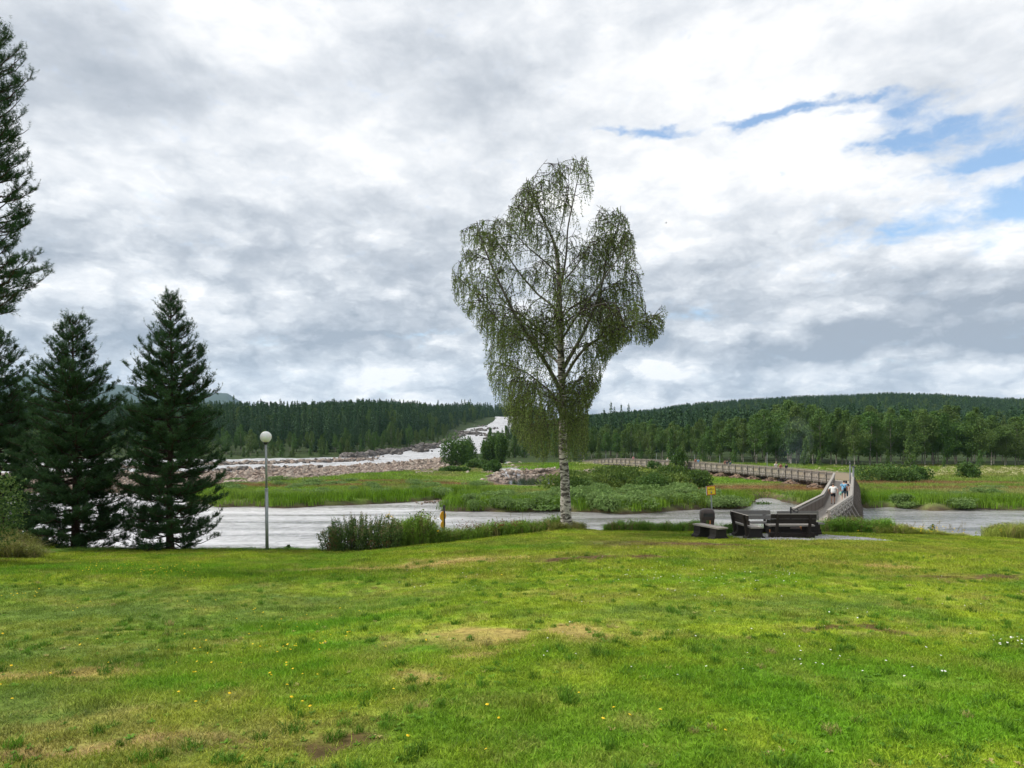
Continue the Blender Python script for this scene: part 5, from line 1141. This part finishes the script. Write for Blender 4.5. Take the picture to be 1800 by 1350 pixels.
# round yellow river markers on a dark post
def marker():
    x, y = WD(779, 27.6); z = hz(x, y); root = thing('river_marker', 'dark post with two round yellow plates turned half away, in the tall grass', 'sign', (x, y, z), 0); top = CZ - (888 - HZ) * 27.6 / F - z
    m = MB(); m.box((.03, .03, top / 2), (.09, .05, top)); m.build('post', m_wood('dark_post', (.07, .065, .07), (.10, .09, .09)), root); Y_ = m_plain('amber_plate', (.85, .42, .015), (.80, .38, .01), 5, .5); B_ = MATS['black_print']
    a = R(57); ux = np.array((math.cos(a), math.sin(a), 0)); nn = np.array((math.sin(a), -math.cos(a), 0))
    for py, r in ((907, .195), (922, .155)):
        cz = CZ - (py - HZ) * 27.6 / F - z; c = np.array((-.005, -.02, cz)); m = MB(); n = 28; ring = [c + ux * r * math.cos(t) + np.array((0, 0, r * math.sin(t))) for t in np.arange(n) / n * 6.2832]
        m.add([p + nn * .006 for p in ring] + [p - nn * .006 for p in ring] + [c + nn * .006, c - nn * .006], [(k, (k + 1) % n, n + (k + 1) % n, n + k) for k in range(n)], [(2 * n, (k + 1) % n, k) for k in range(n)] + [(2 * n + 1, n + k, n + (k + 1) % n) for k in range(n)])
        pl = m.build('plate', Y_, root); m = MB()
        if py == 908:
            for (u1, v1, u2, v2, w) in ((-.09, .02, .05, .05, .05), (.05, .05, .10, .10, .03), (-.07, .02, -.10, -.08, .022), (-.04, .01, -.02, -.10, .022), (.03, .03, .07, -.07, .022), (.0, .03, .03, -.09, .02), (-.02, .05, .01, .12, .035)):
                m.beam(c + nn * .009 + ux * u1 + np.array((0, 0, v1)), c + nn * .009 + ux * u2 + np.array((0, 0, v2)), w, .004, up=nn)
            o = m.build('pictogram', B_, root); o.parent = pl
marker()
# globe lamp
def globe_lamp():
    x, y, z = G(469.5, 967); D = y; k = D / F; root = thing('street_lamp', 'white globe lamp on a slim grey steel pole at the edge of the lawn', 'street lamp', (x, y, z)); H = CZ + (HZ - 768) * k - z
    m = MB(); m.tube([(0, 0, -.05), (-.01, 0, .9), (-.02, 0, H - (858 - 768) * k)], [.058, .056, .054], 14); m.build('lower_pole', STEEL, root, True)
    m = MB(); m.tube([(-.02, 0, H - (859 - 768) * k), (-.045, 0, H - .2)], .038, 12); m.build('upper_pole', STEEL, root, True); m = MB(); m.lathe([(.04, H - 1.95), (.062, H - 1.93), (.062, H - 1.85), (.04, H - 1.83)], 14, (-.02, 0, 0)); m.build('joint', STEEL, root)
    m = MB(); m.lathe([(.04, H - .27), (.075, H - .25), (.08, H - .19), (.06, H - .175)], 16, (-.045, 0, 0)); m.build('collar', BLACKM, root, True)
    m = MB(); m.sphere((-.045, 0, H), .2, 32, 20); gm, N, o = mat('opal_globe'); p = principled(N, (.82, .82, .80), .25, .5); p.inputs['Subsurface Weight'].default_value = .3; N.l.new(p.outputs[0], o.inputs[0]); m.build('globe', gm, root, True)
globe_lamp()

# ================================================================== WEEDS AT THE LAWN EDGE
def mugwort():
    g = np.random.default_rng(14); x, y, z = G(634, 968); root = thing('mugwort_clump', 'dense dark clump of tall weeds with buff seed heads at the lawn edge', 'shrub', (x, y, z)); k = y / F; St = MB(); Lf = []; Sd = []; Br = []
    for i in range(210):
        u = g.uniform(-1, 1); v = g.uniform(-1, 1); bx = u * 1.28; by = v * .65 + .35; H = (1.32 - .30 * abs(u) ** 2.2 - .16 * (v < -.3)) * g.uniform(.62, 1.08)
        if u < -.75: H *= .8
        ln = np.array((u * .22 + g.normal(0, .06), v * .1 - .05 + g.normal(0, .05), 0)); q = np.array([np.array((bx, by, -.05)) + ln * t ** 1.5 * H + np.array((0, 0, H * t)) for t in np.linspace(0, 1, 6)]); St.tube(q, np.linspace(.008, .003, 6), 3, cap=False)
        n = 95; t = g.uniform(.02, .92, n); p = np.stack([np.interp(t, np.linspace(0, 1, 6), q[:, c]) for c in range(3)], 1); Lf.append(p + g.normal(0, .055, (n, 3)) * (1.2 - t * .6)[:, None])
        if g.uniform() < .55:
            n = 42; t = 1 - g.uniform(0, .30, n) ** 1; p = np.stack([np.interp(t, np.linspace(0, 1, 6), q[:, c]) for c in range(3)], 1); Sd.append(p + g.normal(0, .022, (n, 3)))
    for i in range(9): c = np.array((g.uniform(-1.1, 1.2), g.uniform(-.5, .3), g.uniform(.1, .6))); Br.append(c + g.normal(0, (.09, .07, .11), (60, 3)))
    St.build('stems', TWIG, root); m = MB(); m.leaves(np.vstack(Lf), .07, .45, axis=(0, 0, .9), g=g); m.build('foliage', HERB, root); m = MB(); m.leaves(np.vstack(Sd), .036, .5, g=g); m.build('seed_heads', SEED, root); m = MB(); m.leaves(np.vstack(Br), .05, .4, g=g); m.build('withered_leaves', REDLEAF, root)
mugwort()
def edge_weeds():
    g = np.random.default_rng(15); P = []; Hh = []; Cc = []; K = []
    for (u0, u1, d0, d1, hmax, hmin, n, cols) in ((688, 760, -.7, 1.2, .95, .8, 260, 0), (740, 990, -.5, 1.8, .62, .5, 900, 0), (1066, 1240, -.2, 1.3, .40, .5, 560, 1), (1225, 1345, .3, 1.8, .45, .4, 260, 1), (1438, 1500, -.1, .8, .42, .45, 200, 1), (1495, 1560, -.1, 1.2, .55, .5, 220, 1), (1540, 1700, -.3, 1.2, .42, .14, 420, 2), (1735, 1960, -.6, 1.2, .62, .6, 420, 2), (972, 1022, -1.0, .4, .30, .3, 120, 3), (-60, 60, -1.5, 1.5, .45, .35, 300, 3), (40, 560, -.1, .5, .10, .10, 500, 1)):
        u = g.uniform(u0, u1, n); x0 = (u - 900) / F * 26.5; eD = np.interp(x0, E_x, E_D); D = eD + g.uniform(d0, d1, n); x = (u - 900) / F * D; t = (u - u0) / (u1 - u0); h = (hmax + (hmin - hmax) * t) * (.55 + .9 * fbm(x, D, .9, 2, 131)) * g.uniform(.7, 1.2, n)
        base = np.array([(.16, .27, .045), (.15, .29, .045), (.27, .33, .07), (.19, .22, .06)][cols]); c = base * g.uniform(.65, 1.35, (n, 1)); mk = g.uniform(0, 1, n) < .16; c[mk] = np.array((.26, .23, .11)) * g.uniform(.7, 1.2, (mk.sum(), 1))
        P.append(np.stack([x, D, height(x, D)], 1)); Hh.append(h); Cc.append(c); K.append(g.integers(0, 4, n))
    P = np.vstack(P); h = np.concatenate(Hh); c = np.vstack(Cc); K = np.concatenate(K)
    pro = [tuft(30, 60, .22, 1.0, .014, .22), tuft(31, 46, .18, 1.0, .018, .30), tuft(32, 60, .25, .9, .012, .18)]
    mb = MB(); gg = np.random.default_rng(33); 
    for i in range(7):
        b = np.array((gg.normal(0, .14), gg.normal(0, .14), 0)); H = gg.uniform(.6, 1); mb.tube([b, b + (0, 0, H)], .004, 3, cap=False); n = 40; t = gg.uniform(.05, 1, n); mb.leaves(b + np.c_[0 * t, 0 * t, H * t] + gg.normal(0, .05, (n, 3)), .075, .5, g=gg)
    pro.append(mb.mesh('herb', BLADE))
    s3 = np.stack([.6 + .5 * h, .6 + .5 * h, h], 1)
    scatter('tall_grass', 'tall uncut grass and herbs along the edge of the lawn', 'grass', P, pro, g.uniform(0, 6.28, len(P)), s3, K, c)
    # seed stalks, dock and flowers among them
    mb = MB(); Sd = []
    for _ in range(150):
        u = g.choice([g.uniform(700, 1000), g.uniform(700, 830), g.uniform(1440, 1700), g.uniform(1740, 1830)]); D = float(np.interp((u - 900) / F * 26.5, E_x, E_D)) + g.uniform(-.2, 1.3); x = (u - 900) / F * D; z = hz(x, D); H = g.uniform(.5, .95) * (1 if u < 1400 else .75); q = np.array([(x, D, z), (x + g.normal(0, .04), D, z + H * .6), (x + g.normal(0, .1), D, z + H)])
        mb.tube(q, .004, 3, cap=False); t = g.uniform(.75, 1, 14); Sd.append(np.stack([np.interp(t, (0, .6, 1), q[:, c]) for c in range(3)], 1) + g.normal(0, .012, (14, 3)))
    mb.leaves(np.vstack(Sd), .03, .4, axis=(0, 0, 1), g=g); tag(mb.build('seed_stalks', SEED), 'thin dry seed stalks standing above the lawn-edge grass', 'grass', kind='stuff')
    for nm, lab, m, spots, n, sz in (('dock', 'rusty red dock seed heads in the tall grass left of the birch', REDLEAF, [(815, 925, .35), (830, 922, .3), (842, 925, .25), (880, 920, .3), (905, 918, .25)], 60, .05), ('tansy', 'yellow flower heads at the right side of the weed clump', YELLOW, [(684, 904, .10), (688, 908, .08), (680, 908, .06), (697, 934, .06), (770, 933, .04)], 16, .05)):
        q = []
        for px, py, s in spots:
            D = 26.2 if nm == 'dock' else 25.6; x = (px - 900) / F * D; z = CZ - (py - HZ) * D / F; q.append(np.array((x, D, z)) + g.normal(0, (s * .5, .1, s * .28), (n, 3)))
        mb = MB(); mb.leaves(np.vstack(q), sz, .7, g=g); tag(mb.build(nm, m), lab, 'flowers', kind='stuff')
    q = []
    for _ in range(150):
        u = g.choice([g.uniform(1500, 1700), g.uniform(1745, 1800), g.uniform(1590, 1650), g.uniform(700, 760)]); D = float(np.interp((u - 900) / F * 26.5, E_x, E_D)) + g.uniform(-.5, .6); x = (u - 900) / F * D; q.append((x, D, hz(x, D) + g.uniform(.12, .4) * (1 if u > 1000 else 1.6)))
    q = np.repeat(np.array(q), 4, 0) + g.normal(0, .015, (600, 3)); mb = MB(); mb.leaves(q, .035, .9, g=g); tag(mb.build('wild_flowers', YELLOW), 'small yellow flowers in the uncut grass at the lawn edge', 'flowers', kind='stuff')
edge_weeds()
x, y, z = G(1213, 932); leafy_bush('nettle_clump', 'fresh green leafy clump just left of the rubbish bin', 'shrub', (x, y + .4, z - .1), .55, .4, .62, 2600, .07, BUSHLEAF, 71, lumps=7)
x, y, z = G(1330, 926); leafy_bush('nettle_clump', 'green leafy clump between the end-on bench and the grey bench', 'shrub', (WD(1282, 25.6)[0], 25.6, hz(*WD(1282, 25.6)) - .1), .5, .3, .5, 2000, .07, BUSHLEAF, 72, lumps=7)
for px, h, sd_ in ((508, .28, 73), (1637, .62, 74)):
    x = (px - 900) / F * 25; D = float(np.interp(x, E_x, E_D)) + .1; x = (px - 900) / F * D; leafy_bush('young_sapling', {508: 'tiny green sapling on the lawn edge right of the lamp post', 1637: 'thin green sapling poking up from the right-hand lawn edge'}[px], 'sapling', (x, D, hz(x, D)), .13, .1, h, 240, .06, BUSHLEAF, sd_, lumps=5, stems=3)
def lawn_weeds():
    g = np.random.default_rng(19); pro = []
    for i in range(4):
        mb = MB(); n = 11; a = np.arange(n) / n * 6.283 + g.normal(0, .2, n); L = g.uniform(.025, .055, n); w = .009
        for k in range(n):
            d = np.array((math.cos(a[k]), math.sin(a[k]), 0)); q = np.array((-d[1], d[0], 0)); lift = g.uniform(.15, .6); P1 = d * L[k] * .55 + (0, 0, L[k] * lift); P2 = d * L[k] + (0, 0, L[k] * lift * .8)
            mb.add([q * .002, -q * .003, P1 - q * w, P2, P1 + q * w], [(0, 1, 2, 4)], [(4, 2, 3)])
        pro.append(mb.mesh('rosette', BLADE))
    pro.append(grass_patch(77, 60, .06, .095, .006, .35)); pro.append(grass_patch(78, 70, .08, .075, .007, .5))
    D = 2.8 + 14 * g.uniform(0, 1, 3600) ** 1.3; u = g.uniform(-40, 1840, 3600); x = (u - 900) / F * D; k = fbm(x, D, .8, 3, 141) > .42; x, D = x[k], D[k]; n = len(x)
    c, bare, lush = lawn_color(x, D); c = np.array((.085, .19, .02)) * g.uniform(.7, 1.3, (n, 1)); m = g.uniform(0, 1, n) < .06; c[m] = (.32, .29, .12)
    scatter('lawn_weeds', 'broad-leaved weeds and coarse tufts dotted through the mown lawn', 'weeds', np.c_[x, D, height(x, D)], pro, g.uniform(0, 6.28, n), g.uniform(.45, .95, n), g.integers(0, 6, n), c)
lawn_weeds()
def lawn_flowers():
    g = np.random.default_rng(16); mb = MB(); md = MB(); q = []; w = []
    for u0, u1, v0, v1, n in ((140, 350, 991, 1012, 100), (240, 340, 1005, 1018, 30), (0, 70, 1030, 1060, 12), (400, 620, 1075, 1160, 34), (100, 400, 1060, 1200, 20), (300, 560, 1150, 1260, 16), (0, 900, 980, 1340, 24), (900, 1300, 1200, 1330, 6)):
        for _ in range(n): x, y, z = G(g.uniform(u0, u1), g.uniform(v0, v1)); q.append((x, y, z + .07))
    for u0, u1, v0, v1, n in ((1050, 1400, 1005, 1030, 60), (1050, 1400, 960, 1060, 40), (1740, 1800, 1125, 1142, 12), (900, 1800, 960, 1200, 60), (700, 860, 1000, 1040, 20), (1400, 1500, 1140, 1180, 8)):
        for _ in range(n): x, y, z = G(g.uniform(u0, u1), g.uniform(v0, v1)); w.append((x, y, z + .055))
    for pts, mm, nm, lab, r in ((q, YELLOW, 'dandelions', 'small yellow flowers dotted over the left side of the lawn', .0105), (w, WHITE_P, 'clover', 'tiny white clover heads dotted over the right side of the lawn', .008)):
        m = MB()
        for p in pts:
            s = r * g.uniform(.8, 1.3); t = g.normal(0, .25, 2); n = 7; V = [(p[0] + s * math.cos(a), p[1] + s * math.sin(a), p[2] + t[0] * s * math.cos(a) + t[1] * s * math.sin(a)) for a in np.arange(n) / n * 6.283] + [(p[0], p[1], p[2] + s * .5)]; m.add(V, None, [(k, (k + 1) % n, n) for k in range(n)])
        tag(m.build(nm, mm), lab, 'flowers', kind='stuff')
lawn_flowers()
def gravel():
    g = np.random.default_rng(17); x0, y0, _ = G(1408, 944); X, Y = np.meshgrid(np.arange(x0 - 4, x0 + 4, .055), np.arange(y0 - 2.5, y0 + 3.5, .055)); x = X.ravel() + g.uniform(-.03, .03, X.size); y = Y.ravel() + g.uniform(-.03, .03, X.size)
    gr = 1.15 * np.exp(-((x - x0) / 2.3) ** 4 - ((y - y0 + .2) / 1.9) ** 4) * (.6 + .8 * fbm(x, y, 1.2, 3, 81)); k = g.uniform(0, 1, x.size) < sst(gr, .32, .52); P = np.c_[x, y, height(x, y)][k]
    gm = m_plain('gravel', (.36, .36, .37), (.20, .20, .21), 2, .9); ms = [rock(60 + i, gm) for i in range(4)]; scatter('gravel', 'grey gravel laid around the benches', 'gravel', P, ms, g.uniform(0, 6.28, len(P)), g.uniform(.035, .075, len(P)), g.integers(0, 4, len(P)), tilt=.5)
gravel()

# ================================================================== PEOPLE
def skin_obj(name, verts, edges, radii, mt, parent, sub=2, root=0):
    me = bpy.data.meshes.new(name); me.from_pydata([tuple(v) for v in verts], edges, []); me.update(); o = bpy.data.objects.new(name, me); S.collection.objects.link(o)
    md = o.modifiers.new('skin', 'SKIN'); md.use_smooth_shade = True
    for i, r in enumerate(radii): sv = me.skin_vertices[0].data[i]; sv.radius = (r, r) if not hasattr(r, '__len__') else r; sv.use_root = (i == root)
    ss = o.modifiers.new('sub', 'SUBSURF'); ss.levels = sub; ss.render_levels = sub; me.materials.append(mt); o.parent = parent; return o
SKINM = m_plain('skin', (.46, .27, .19), (.42, .24, .17), 5, .6, .3, bmp=.02)
def cloth(nm, c): return MATS.get('cloth_' + nm) or m_plain('cloth_' + nm, c, tuple(v * .85 for v in c), 20, .9, .1)
def person(label, loc, rz, H=1.72, shirt=('white', (.75, .75, .73)), bottom=('black', (.02, .02, .025)), short=True, hair=('brown', (.10, .07, .05)), longhair=False, step=.22, bend=.10, extras=None, elbow=.12, build=1.0):
    root = thing('person', label, 'person', loc, rz); s = H / 1.72; V = []; E = []; Rr = []
    def v(x, y, z, r, p=None):
        V.append((x * s, y * s, z * s)); Rr.append((r[0] * s, r[1] * s) if hasattr(r, '__len__') else r * s); i = len(V) - 1
        if p is not None: E.append((p, i))
        return i
    pel = v(0, 0, .95, (.15 * build, .11)); wa = v(0, bend * .15, 1.08, (.135 * build, .10), pel); ch = v(0, bend * .5, 1.28, (.16 * build, .11), wa); up_ = v(0, bend * .75, 1.40, (.13 * build, .09), ch)
    nk = v(0, bend * .95, 1.475, .052, up_); hb = v(0, bend * 1.15 + .01, 1.56, .078, nk); ht = v(0, bend * 1.3, 1.655, (.074, .085), hb); nose = v(0, bend * 1.25 + .105, 1.585, .016, hb)
    arms = []
    for sx, sw in ((-1, step * .6), (1, -step * .6)):
        sh = v(sx * .175 * build, bend * .75, 1.405, .055, up_); el = v(sx * (.235 * build + elbow * .3), bend * .5 + sw * .25 - .02, 1.13, .040, sh); wr = v(sx * (.235 * build + elbow * .1), bend * .5 + sw * .8 + .05, .90, .026, el); pm = v(sx * (.235 * build + elbow * .1), bend * .5 + sw * .9 + .07, .845, (.022, .030), wr); arms.append((pm, sx))
        for k, (dy, ln) in enumerate(((-.028, .060), (-.010, .072), (.010, .078), (.028, .068))): f1 = v(V[pm][0] / s, V[pm][1] / s + dy, V[pm][2] / s - .035, .0095, pm); f2 = v(V[f1][0] / s - sx * .006, V[f1][1] / s + .004, V[f1][2] / s - ln * .5, .009, f1); v(V[f2][0] / s - sx * .014, V[f2][1] / s + .004, V[f2][2] / s - ln * .4, .007, f2)
        t1 = v(V[wr][0] / s - sx * .01, V[wr][1] / s + .045, V[wr][2] / s - .045, .011, pm); v(V[t1][0] / s - sx * .008, V[t1][1] / s + .018, V[t1][2] / s - .035, .009, t1)
    legs = []
    for sx, sw in ((-1, -step), (1, step)):
        hp = v(sx * .09, 0, .86, .088 * build, pel); kn = v(sx * .10, sw * .45 + .04, .49, .058, hp); cf = v(sx * .10, sw * .75 - .01, .32, .052, kn); an = v(sx * .10, sw * 1.0 - .03, .09, .034, cf); hl = v(sx * .10, sw - .045, .045, .034, an); to = v(sx * .115, sw + .14, .035, (.036, .028), hl); legs.append((hp, kn, cf, an, to))
    b = skin_obj('body', V, E, Rr, SKINM, root)
    def sub_(name, ids, grow, mt, extra=None):
        idx = {i: k for k, i in enumerate(ids)}; e = [(idx[a], idx[b_]) for a, b_ in E if a in idx and b_ in idx]; vv = [V[i] for i in ids]; rr = [tuple((q + grow) for q in (Rr[i] if hasattr(Rr[i], '__len__') else (Rr[i], Rr[i]))) for i in ids]
        return skin_obj(name, vv, e, rr, mt, b)
    # shirt with short sleeves: stops halfway down the upper arm
    sv, se, sr = [], [], []
    def a(p, r, q=None): sv.append(p); sr.append(r if hasattr(r, '__len__') else (r, r)); (se.append((q, len(sv) - 1)) if q is not None else None); return len(sv) - 1
    k0 = a((0, 0, .85 * s), (.175 * build * s, .14 * s)); k1 = a((0, bend * .15 * s, 1.06 * s), (.175 * build * s, .135 * s), k0); k2 = a((0, bend * .5 * s, 1.28 * s), (.185 * build * s, .135 * s), k1); k3 = a((0, bend * .75 * s, 1.40 * s), (.155 * build * s, .11 * s), k2); a((0, bend * .88 * s, 1.45 * s), .075 * s, k3)
    for i, (pm, sx) in enumerate(arms):
        sh = np.array(V[E[[e[1] for e in E].index(pm)][0]]); q1 = a((sx * .185 * build * s, bend * .75 * s, 1.39 * s), .078 * s, k3); a((sx * (.225 * build + elbow * .2) * s, (bend * .6) * s, 1.22 * s), .070 * s, q1)
    skin_obj('shirt', sv, se, sr, cloth(*shirt), b)
    bv, be, br_ = [], [], []
    def c(p, r, q=None): bv.append(p); br_.append(r if hasattr(r, '__len__') else (r, r)); (be.append((q, len(bv) - 1)) if q is not None else None); return len(bv) - 1
    p0 = c((0, 0, .97 * s), (.155 * build * s, .125 * s)); p1 = c((0, 0, .88 * s), (.165 * build * s, .135 * s), p0)
    for (hp, kn, cf, an, to), sx in zip(legs, (-1, 1)):
        H_, K_, A_ = np.array(V[hp]), np.array(V[kn]), np.array(V[an]); q = c(tuple(H_ + (0, 0, -.04)), .108 * s, p1)
        if short: c(tuple(H_ * .25 + K_ * .75), .092 * s, q)
        else: q2 = c(tuple(K_), .078 * s, q); c(tuple(A_ + (0, 0, .03)), .06 * s, q2)
    skin_obj('shorts' if short else 'trousers', bv, be, br_, cloth(*bottom), b)
    for (hp, kn, cf, an, to) in legs:
        A_, T_ = np.array(V[an]), np.array(V[to]); skin_obj('shoe', [tuple(A_ + (0, -.01, -.01)), tuple(A_ + (0, -.015, -.05)), tuple((A_ + T_) / 2 + (0, 0, -.025)), tuple(T_)], [(0, 1), (1, 2), (2, 3)], [(.045 * s,) * 2, (.045 * s, .04 * s), (.045 * s, .035 * s), (.04 * s, .03 * s)], cloth('shoe', (.03, .03, .035)), b)
    hd = np.array(V[ht]); m = MB(); m.sphere(tuple(hd + np.array((0, -.012, -.005)) * s), .1 * s, 16, 10, sc=(.92, 1.05, 1.0 if not longhair else 1.1))
    if longhair: m.sphere(tuple(hd + np.array((0, -.045, -.12)) * s), .085 * s, 14, 9, sc=(1.05, .7, 1.5))
    V0 = m.V[0]; o = m.build('hair', m_plain('hair_' + hair[0], hair[1], None, 30, .6) if 'hair_' + hair[0] not in MATS else MATS['hair_' + hair[0]], b, True)
    if extras: extras(b, s, V, arms)
    return root
def on_bridge(px, py, side=0):
    x, y = W(px, py, 2.0); return (x, y, 2.0)
d1 = math.atan2(76.6 - 53.2, 37.1 - 25.3) - math.pi / 2
person('walking person seen from behind in a loose white t-shirt and black shorts', on_bridge(1464.5, 885.5), d1, 1.70, build=1.16, hair=('greying', (.13, .10, .08)), elbow=.35)
def bag_(b, s, V, arms):
    m = MB(); m.box((.13 * s, -.17 * s, .98 * s), (.24, .10, .24), .15); m.sphere((.13 * s, -.19 * s, 1.0 * s), .12, 12, 8, sc=(1, .5, 1)); o = m.build('shoulder_bag', cloth('bag', (.015, .015, .018)), b, True)
    m = MB(); m.beam((-.15 * s, -.06 * s, 1.44 * s), (.12 * s, -.16 * s, 1.06 * s), .035, .012, up=(0, 1, 0)); m.build('bag_strap', cloth('bag', (.015, .015, .018)), o)
person('walking person seen from behind in a light blue t-shirt with a black shoulder bag', on_bridge(1483, 880), d1 - .12, 1.74, ('blue', (.20, .42, .62)), ('denim', (.06, .12, .17)), True, ('dark', (.05, .035, .03)), elbow=.2, extras=bag_, bend=.12)
x_, y_, _ = on_bridge(1483, 880); m = MB(); m.sphere((0, 0, -.17), .12, 14, 10, sc=(.9, .5, 1.25)); m.tube([(0, 0, -.04), (0, 0, .04)], .012, 5); o = m.build('carrier_bag', m_plain('green_plastic_bag', (.25, .55, .42), (.35, .62, .5), 8, .5)); hx, hy = -.29, .0
o.location = (x_ - .30, y_ - .05, 2.0 + .80); tag(o, 'pale green carrier bag held in the left hand of the person in blue', 'bag')
person('person with long dark hair, half hidden behind the one in blue', (x_ + .52, y_ + .62, 2.0), d1, 1.70, ('dark_top', (.05, .04, .05)), ('denim', (.06, .12, .17)), False, ('black', (.02, .015, .015)), longhair=True)
for px, dz, sh, hr, lab in ((1360, .15, ('cream', (.72, .68, .62)), ('fair', (.42, .30, .18)), 'fair-haired person in a white top behind the long railing of the footbridge'), (1369, 0, ('rust', (.40, .16, .12)), ('brown', (.10, .07, .05)), 'person in a reddish top standing right beside the one in white on the footbridge'), (1379, 0, ('black2', (.02, .02, .025)), ('black', (.02, .015, .015)), 'person in black leaning on the long railing of the footbridge'),
                        (1271, 0, ('brown2', (.30, .15, .10)), ('brown', (.10, .07, .05)), 'person in a brown top far along the footbridge, left of a companion'), (1276, 0, ('grey2', (.10, .10, .12)), ('dark', (.05, .035, .03)), 'person in grey far along the footbridge, right of a companion'), (1281, -.1, ('teal', (.08, .16, .18)), ('brown', (.10, .07, .05)), 'short person in teal trailing the pair far along the footbridge'),
                        (1220.5, 0, ('rust', (.40, .16, .12)), ('dark', (.05, .035, .03)), 'person in a rust top on the footbridge right of the dark bush'), (1224.5, 0, ('blue', (.20, .42, .62)), ('dark', (.05, .035, .03)), 'person in blue on the footbridge right of the dark bush'), (1111, 0, ('pink', (.6, .3, .32)), ('brown', (.10, .07, .05)), 'person in a pink top near the far end of the footbridge'), (1171, -.1, ('pale', (.65, .68, .6)), ('fair', (.42, .30, .18)), 'person in a pale top on the footbridge left of the dark bush')):
    p, a = along(px); person(lab, (p[0] + .25, p[1], p[2]), a + math.pi / 2, 1.70 + dz, sh, ('denim', (.06, .12, .17)), False, hr, step=.15)
# birds
for px, py, D, sz, lab, sd_ in ((1171, 392, 70, .42, 'dark bird gliding to the right of the big birch', 1), (227, 187, 90, .2, 'tiny dark bird high up in the left part of the sky', 2)):
    x, y = WD(px, D); z = CZ + (HZ - py) * D / F; m = MB(); m.sphere((0, 0, 0), .5 * sz, 12, 8, sc=(.5, .14, .13)); root = thing('bird', lab, 'bird', (x, y, z), R(10 * sd_)); BM = MATS.get('bird_plumage') or m_plain('bird_plumage', (.03, .028, .03), (.05, .045, .04), 20); b = m.build('body', BM, root, True)
    for s_ in (-1, 1): m = MB(); m.add([(.06 * sz, 0, .02 * sz), (-.1 * sz, 0, .02 * sz), (-.2 * sz, s_ * .55 * sz, .16 * sz), (-.02 * sz, s_ * .3 * sz, .15 * sz), (.06 * sz, 0, .0), (-.1 * sz, 0, .0), (-.2 * sz, s_ * .55 * sz, .15 * sz), (-.02 * sz, s_ * .3 * sz, .13 * sz)], [(0, 1, 2, 3), (7, 6, 5, 4), (0, 3, 7, 4), (3, 2, 6, 7), (2, 1, 5, 6)]); m.build('wing', BM, b)
    m = MB(); m.add([(-.2 * sz, -.03 * sz, .01 * sz), (-.2 * sz, .03 * sz, .01 * sz), (-.42 * sz, .07 * sz, .015 * sz), (-.42 * sz, -.07 * sz, .015 * sz)], [(0, 1, 2, 3)]); m.build('tail', BM, b)
# smoke drifting off the fire
hm, N, o = mat('wood_smoke'); v = N.new('ShaderNodeVolumePrincipled'); v.inputs['Color'].default_value = (.62, .78, 1.0, 1); v.inputs['Density'].default_value = .035; N.l.new(v.outputs[0], o.inputs['Volume'])
mb = MB(); sx, sy = WD(1386, 25.2)
for k in range(7): mb.sphere((sx + k * .10 + .02 * k * k, sy + .4 * k, 4.9 + .42 * k), .22 + .075 * k, 12, 8, sc=(1, 1, 1.5))
tag(mb.build('smoke', hm), 'faint bluish wood smoke drifting up from the fire pit', 'smoke', kind='stuff')
# haze
HAZE = 1
if HAZE:
    hm, N, o = mat('air_haze'); v = N.new('ShaderNodeVolumePrincipled'); v.inputs['Color'].default_value = (.50, .74, 1.0, 1); v.inputs['Density'].default_value = .00006; v.inputs['Anisotropy'].default_value = .2; N.l.new(v.outputs[0], o.inputs['Volume'])
    mb = MB(); mb.box((0, 0, 345), (15200, 15200, 710)); tag(mb.build('haze', hm), 'thin blue haze filling the air of the valley', 'haze', kind='stuff')
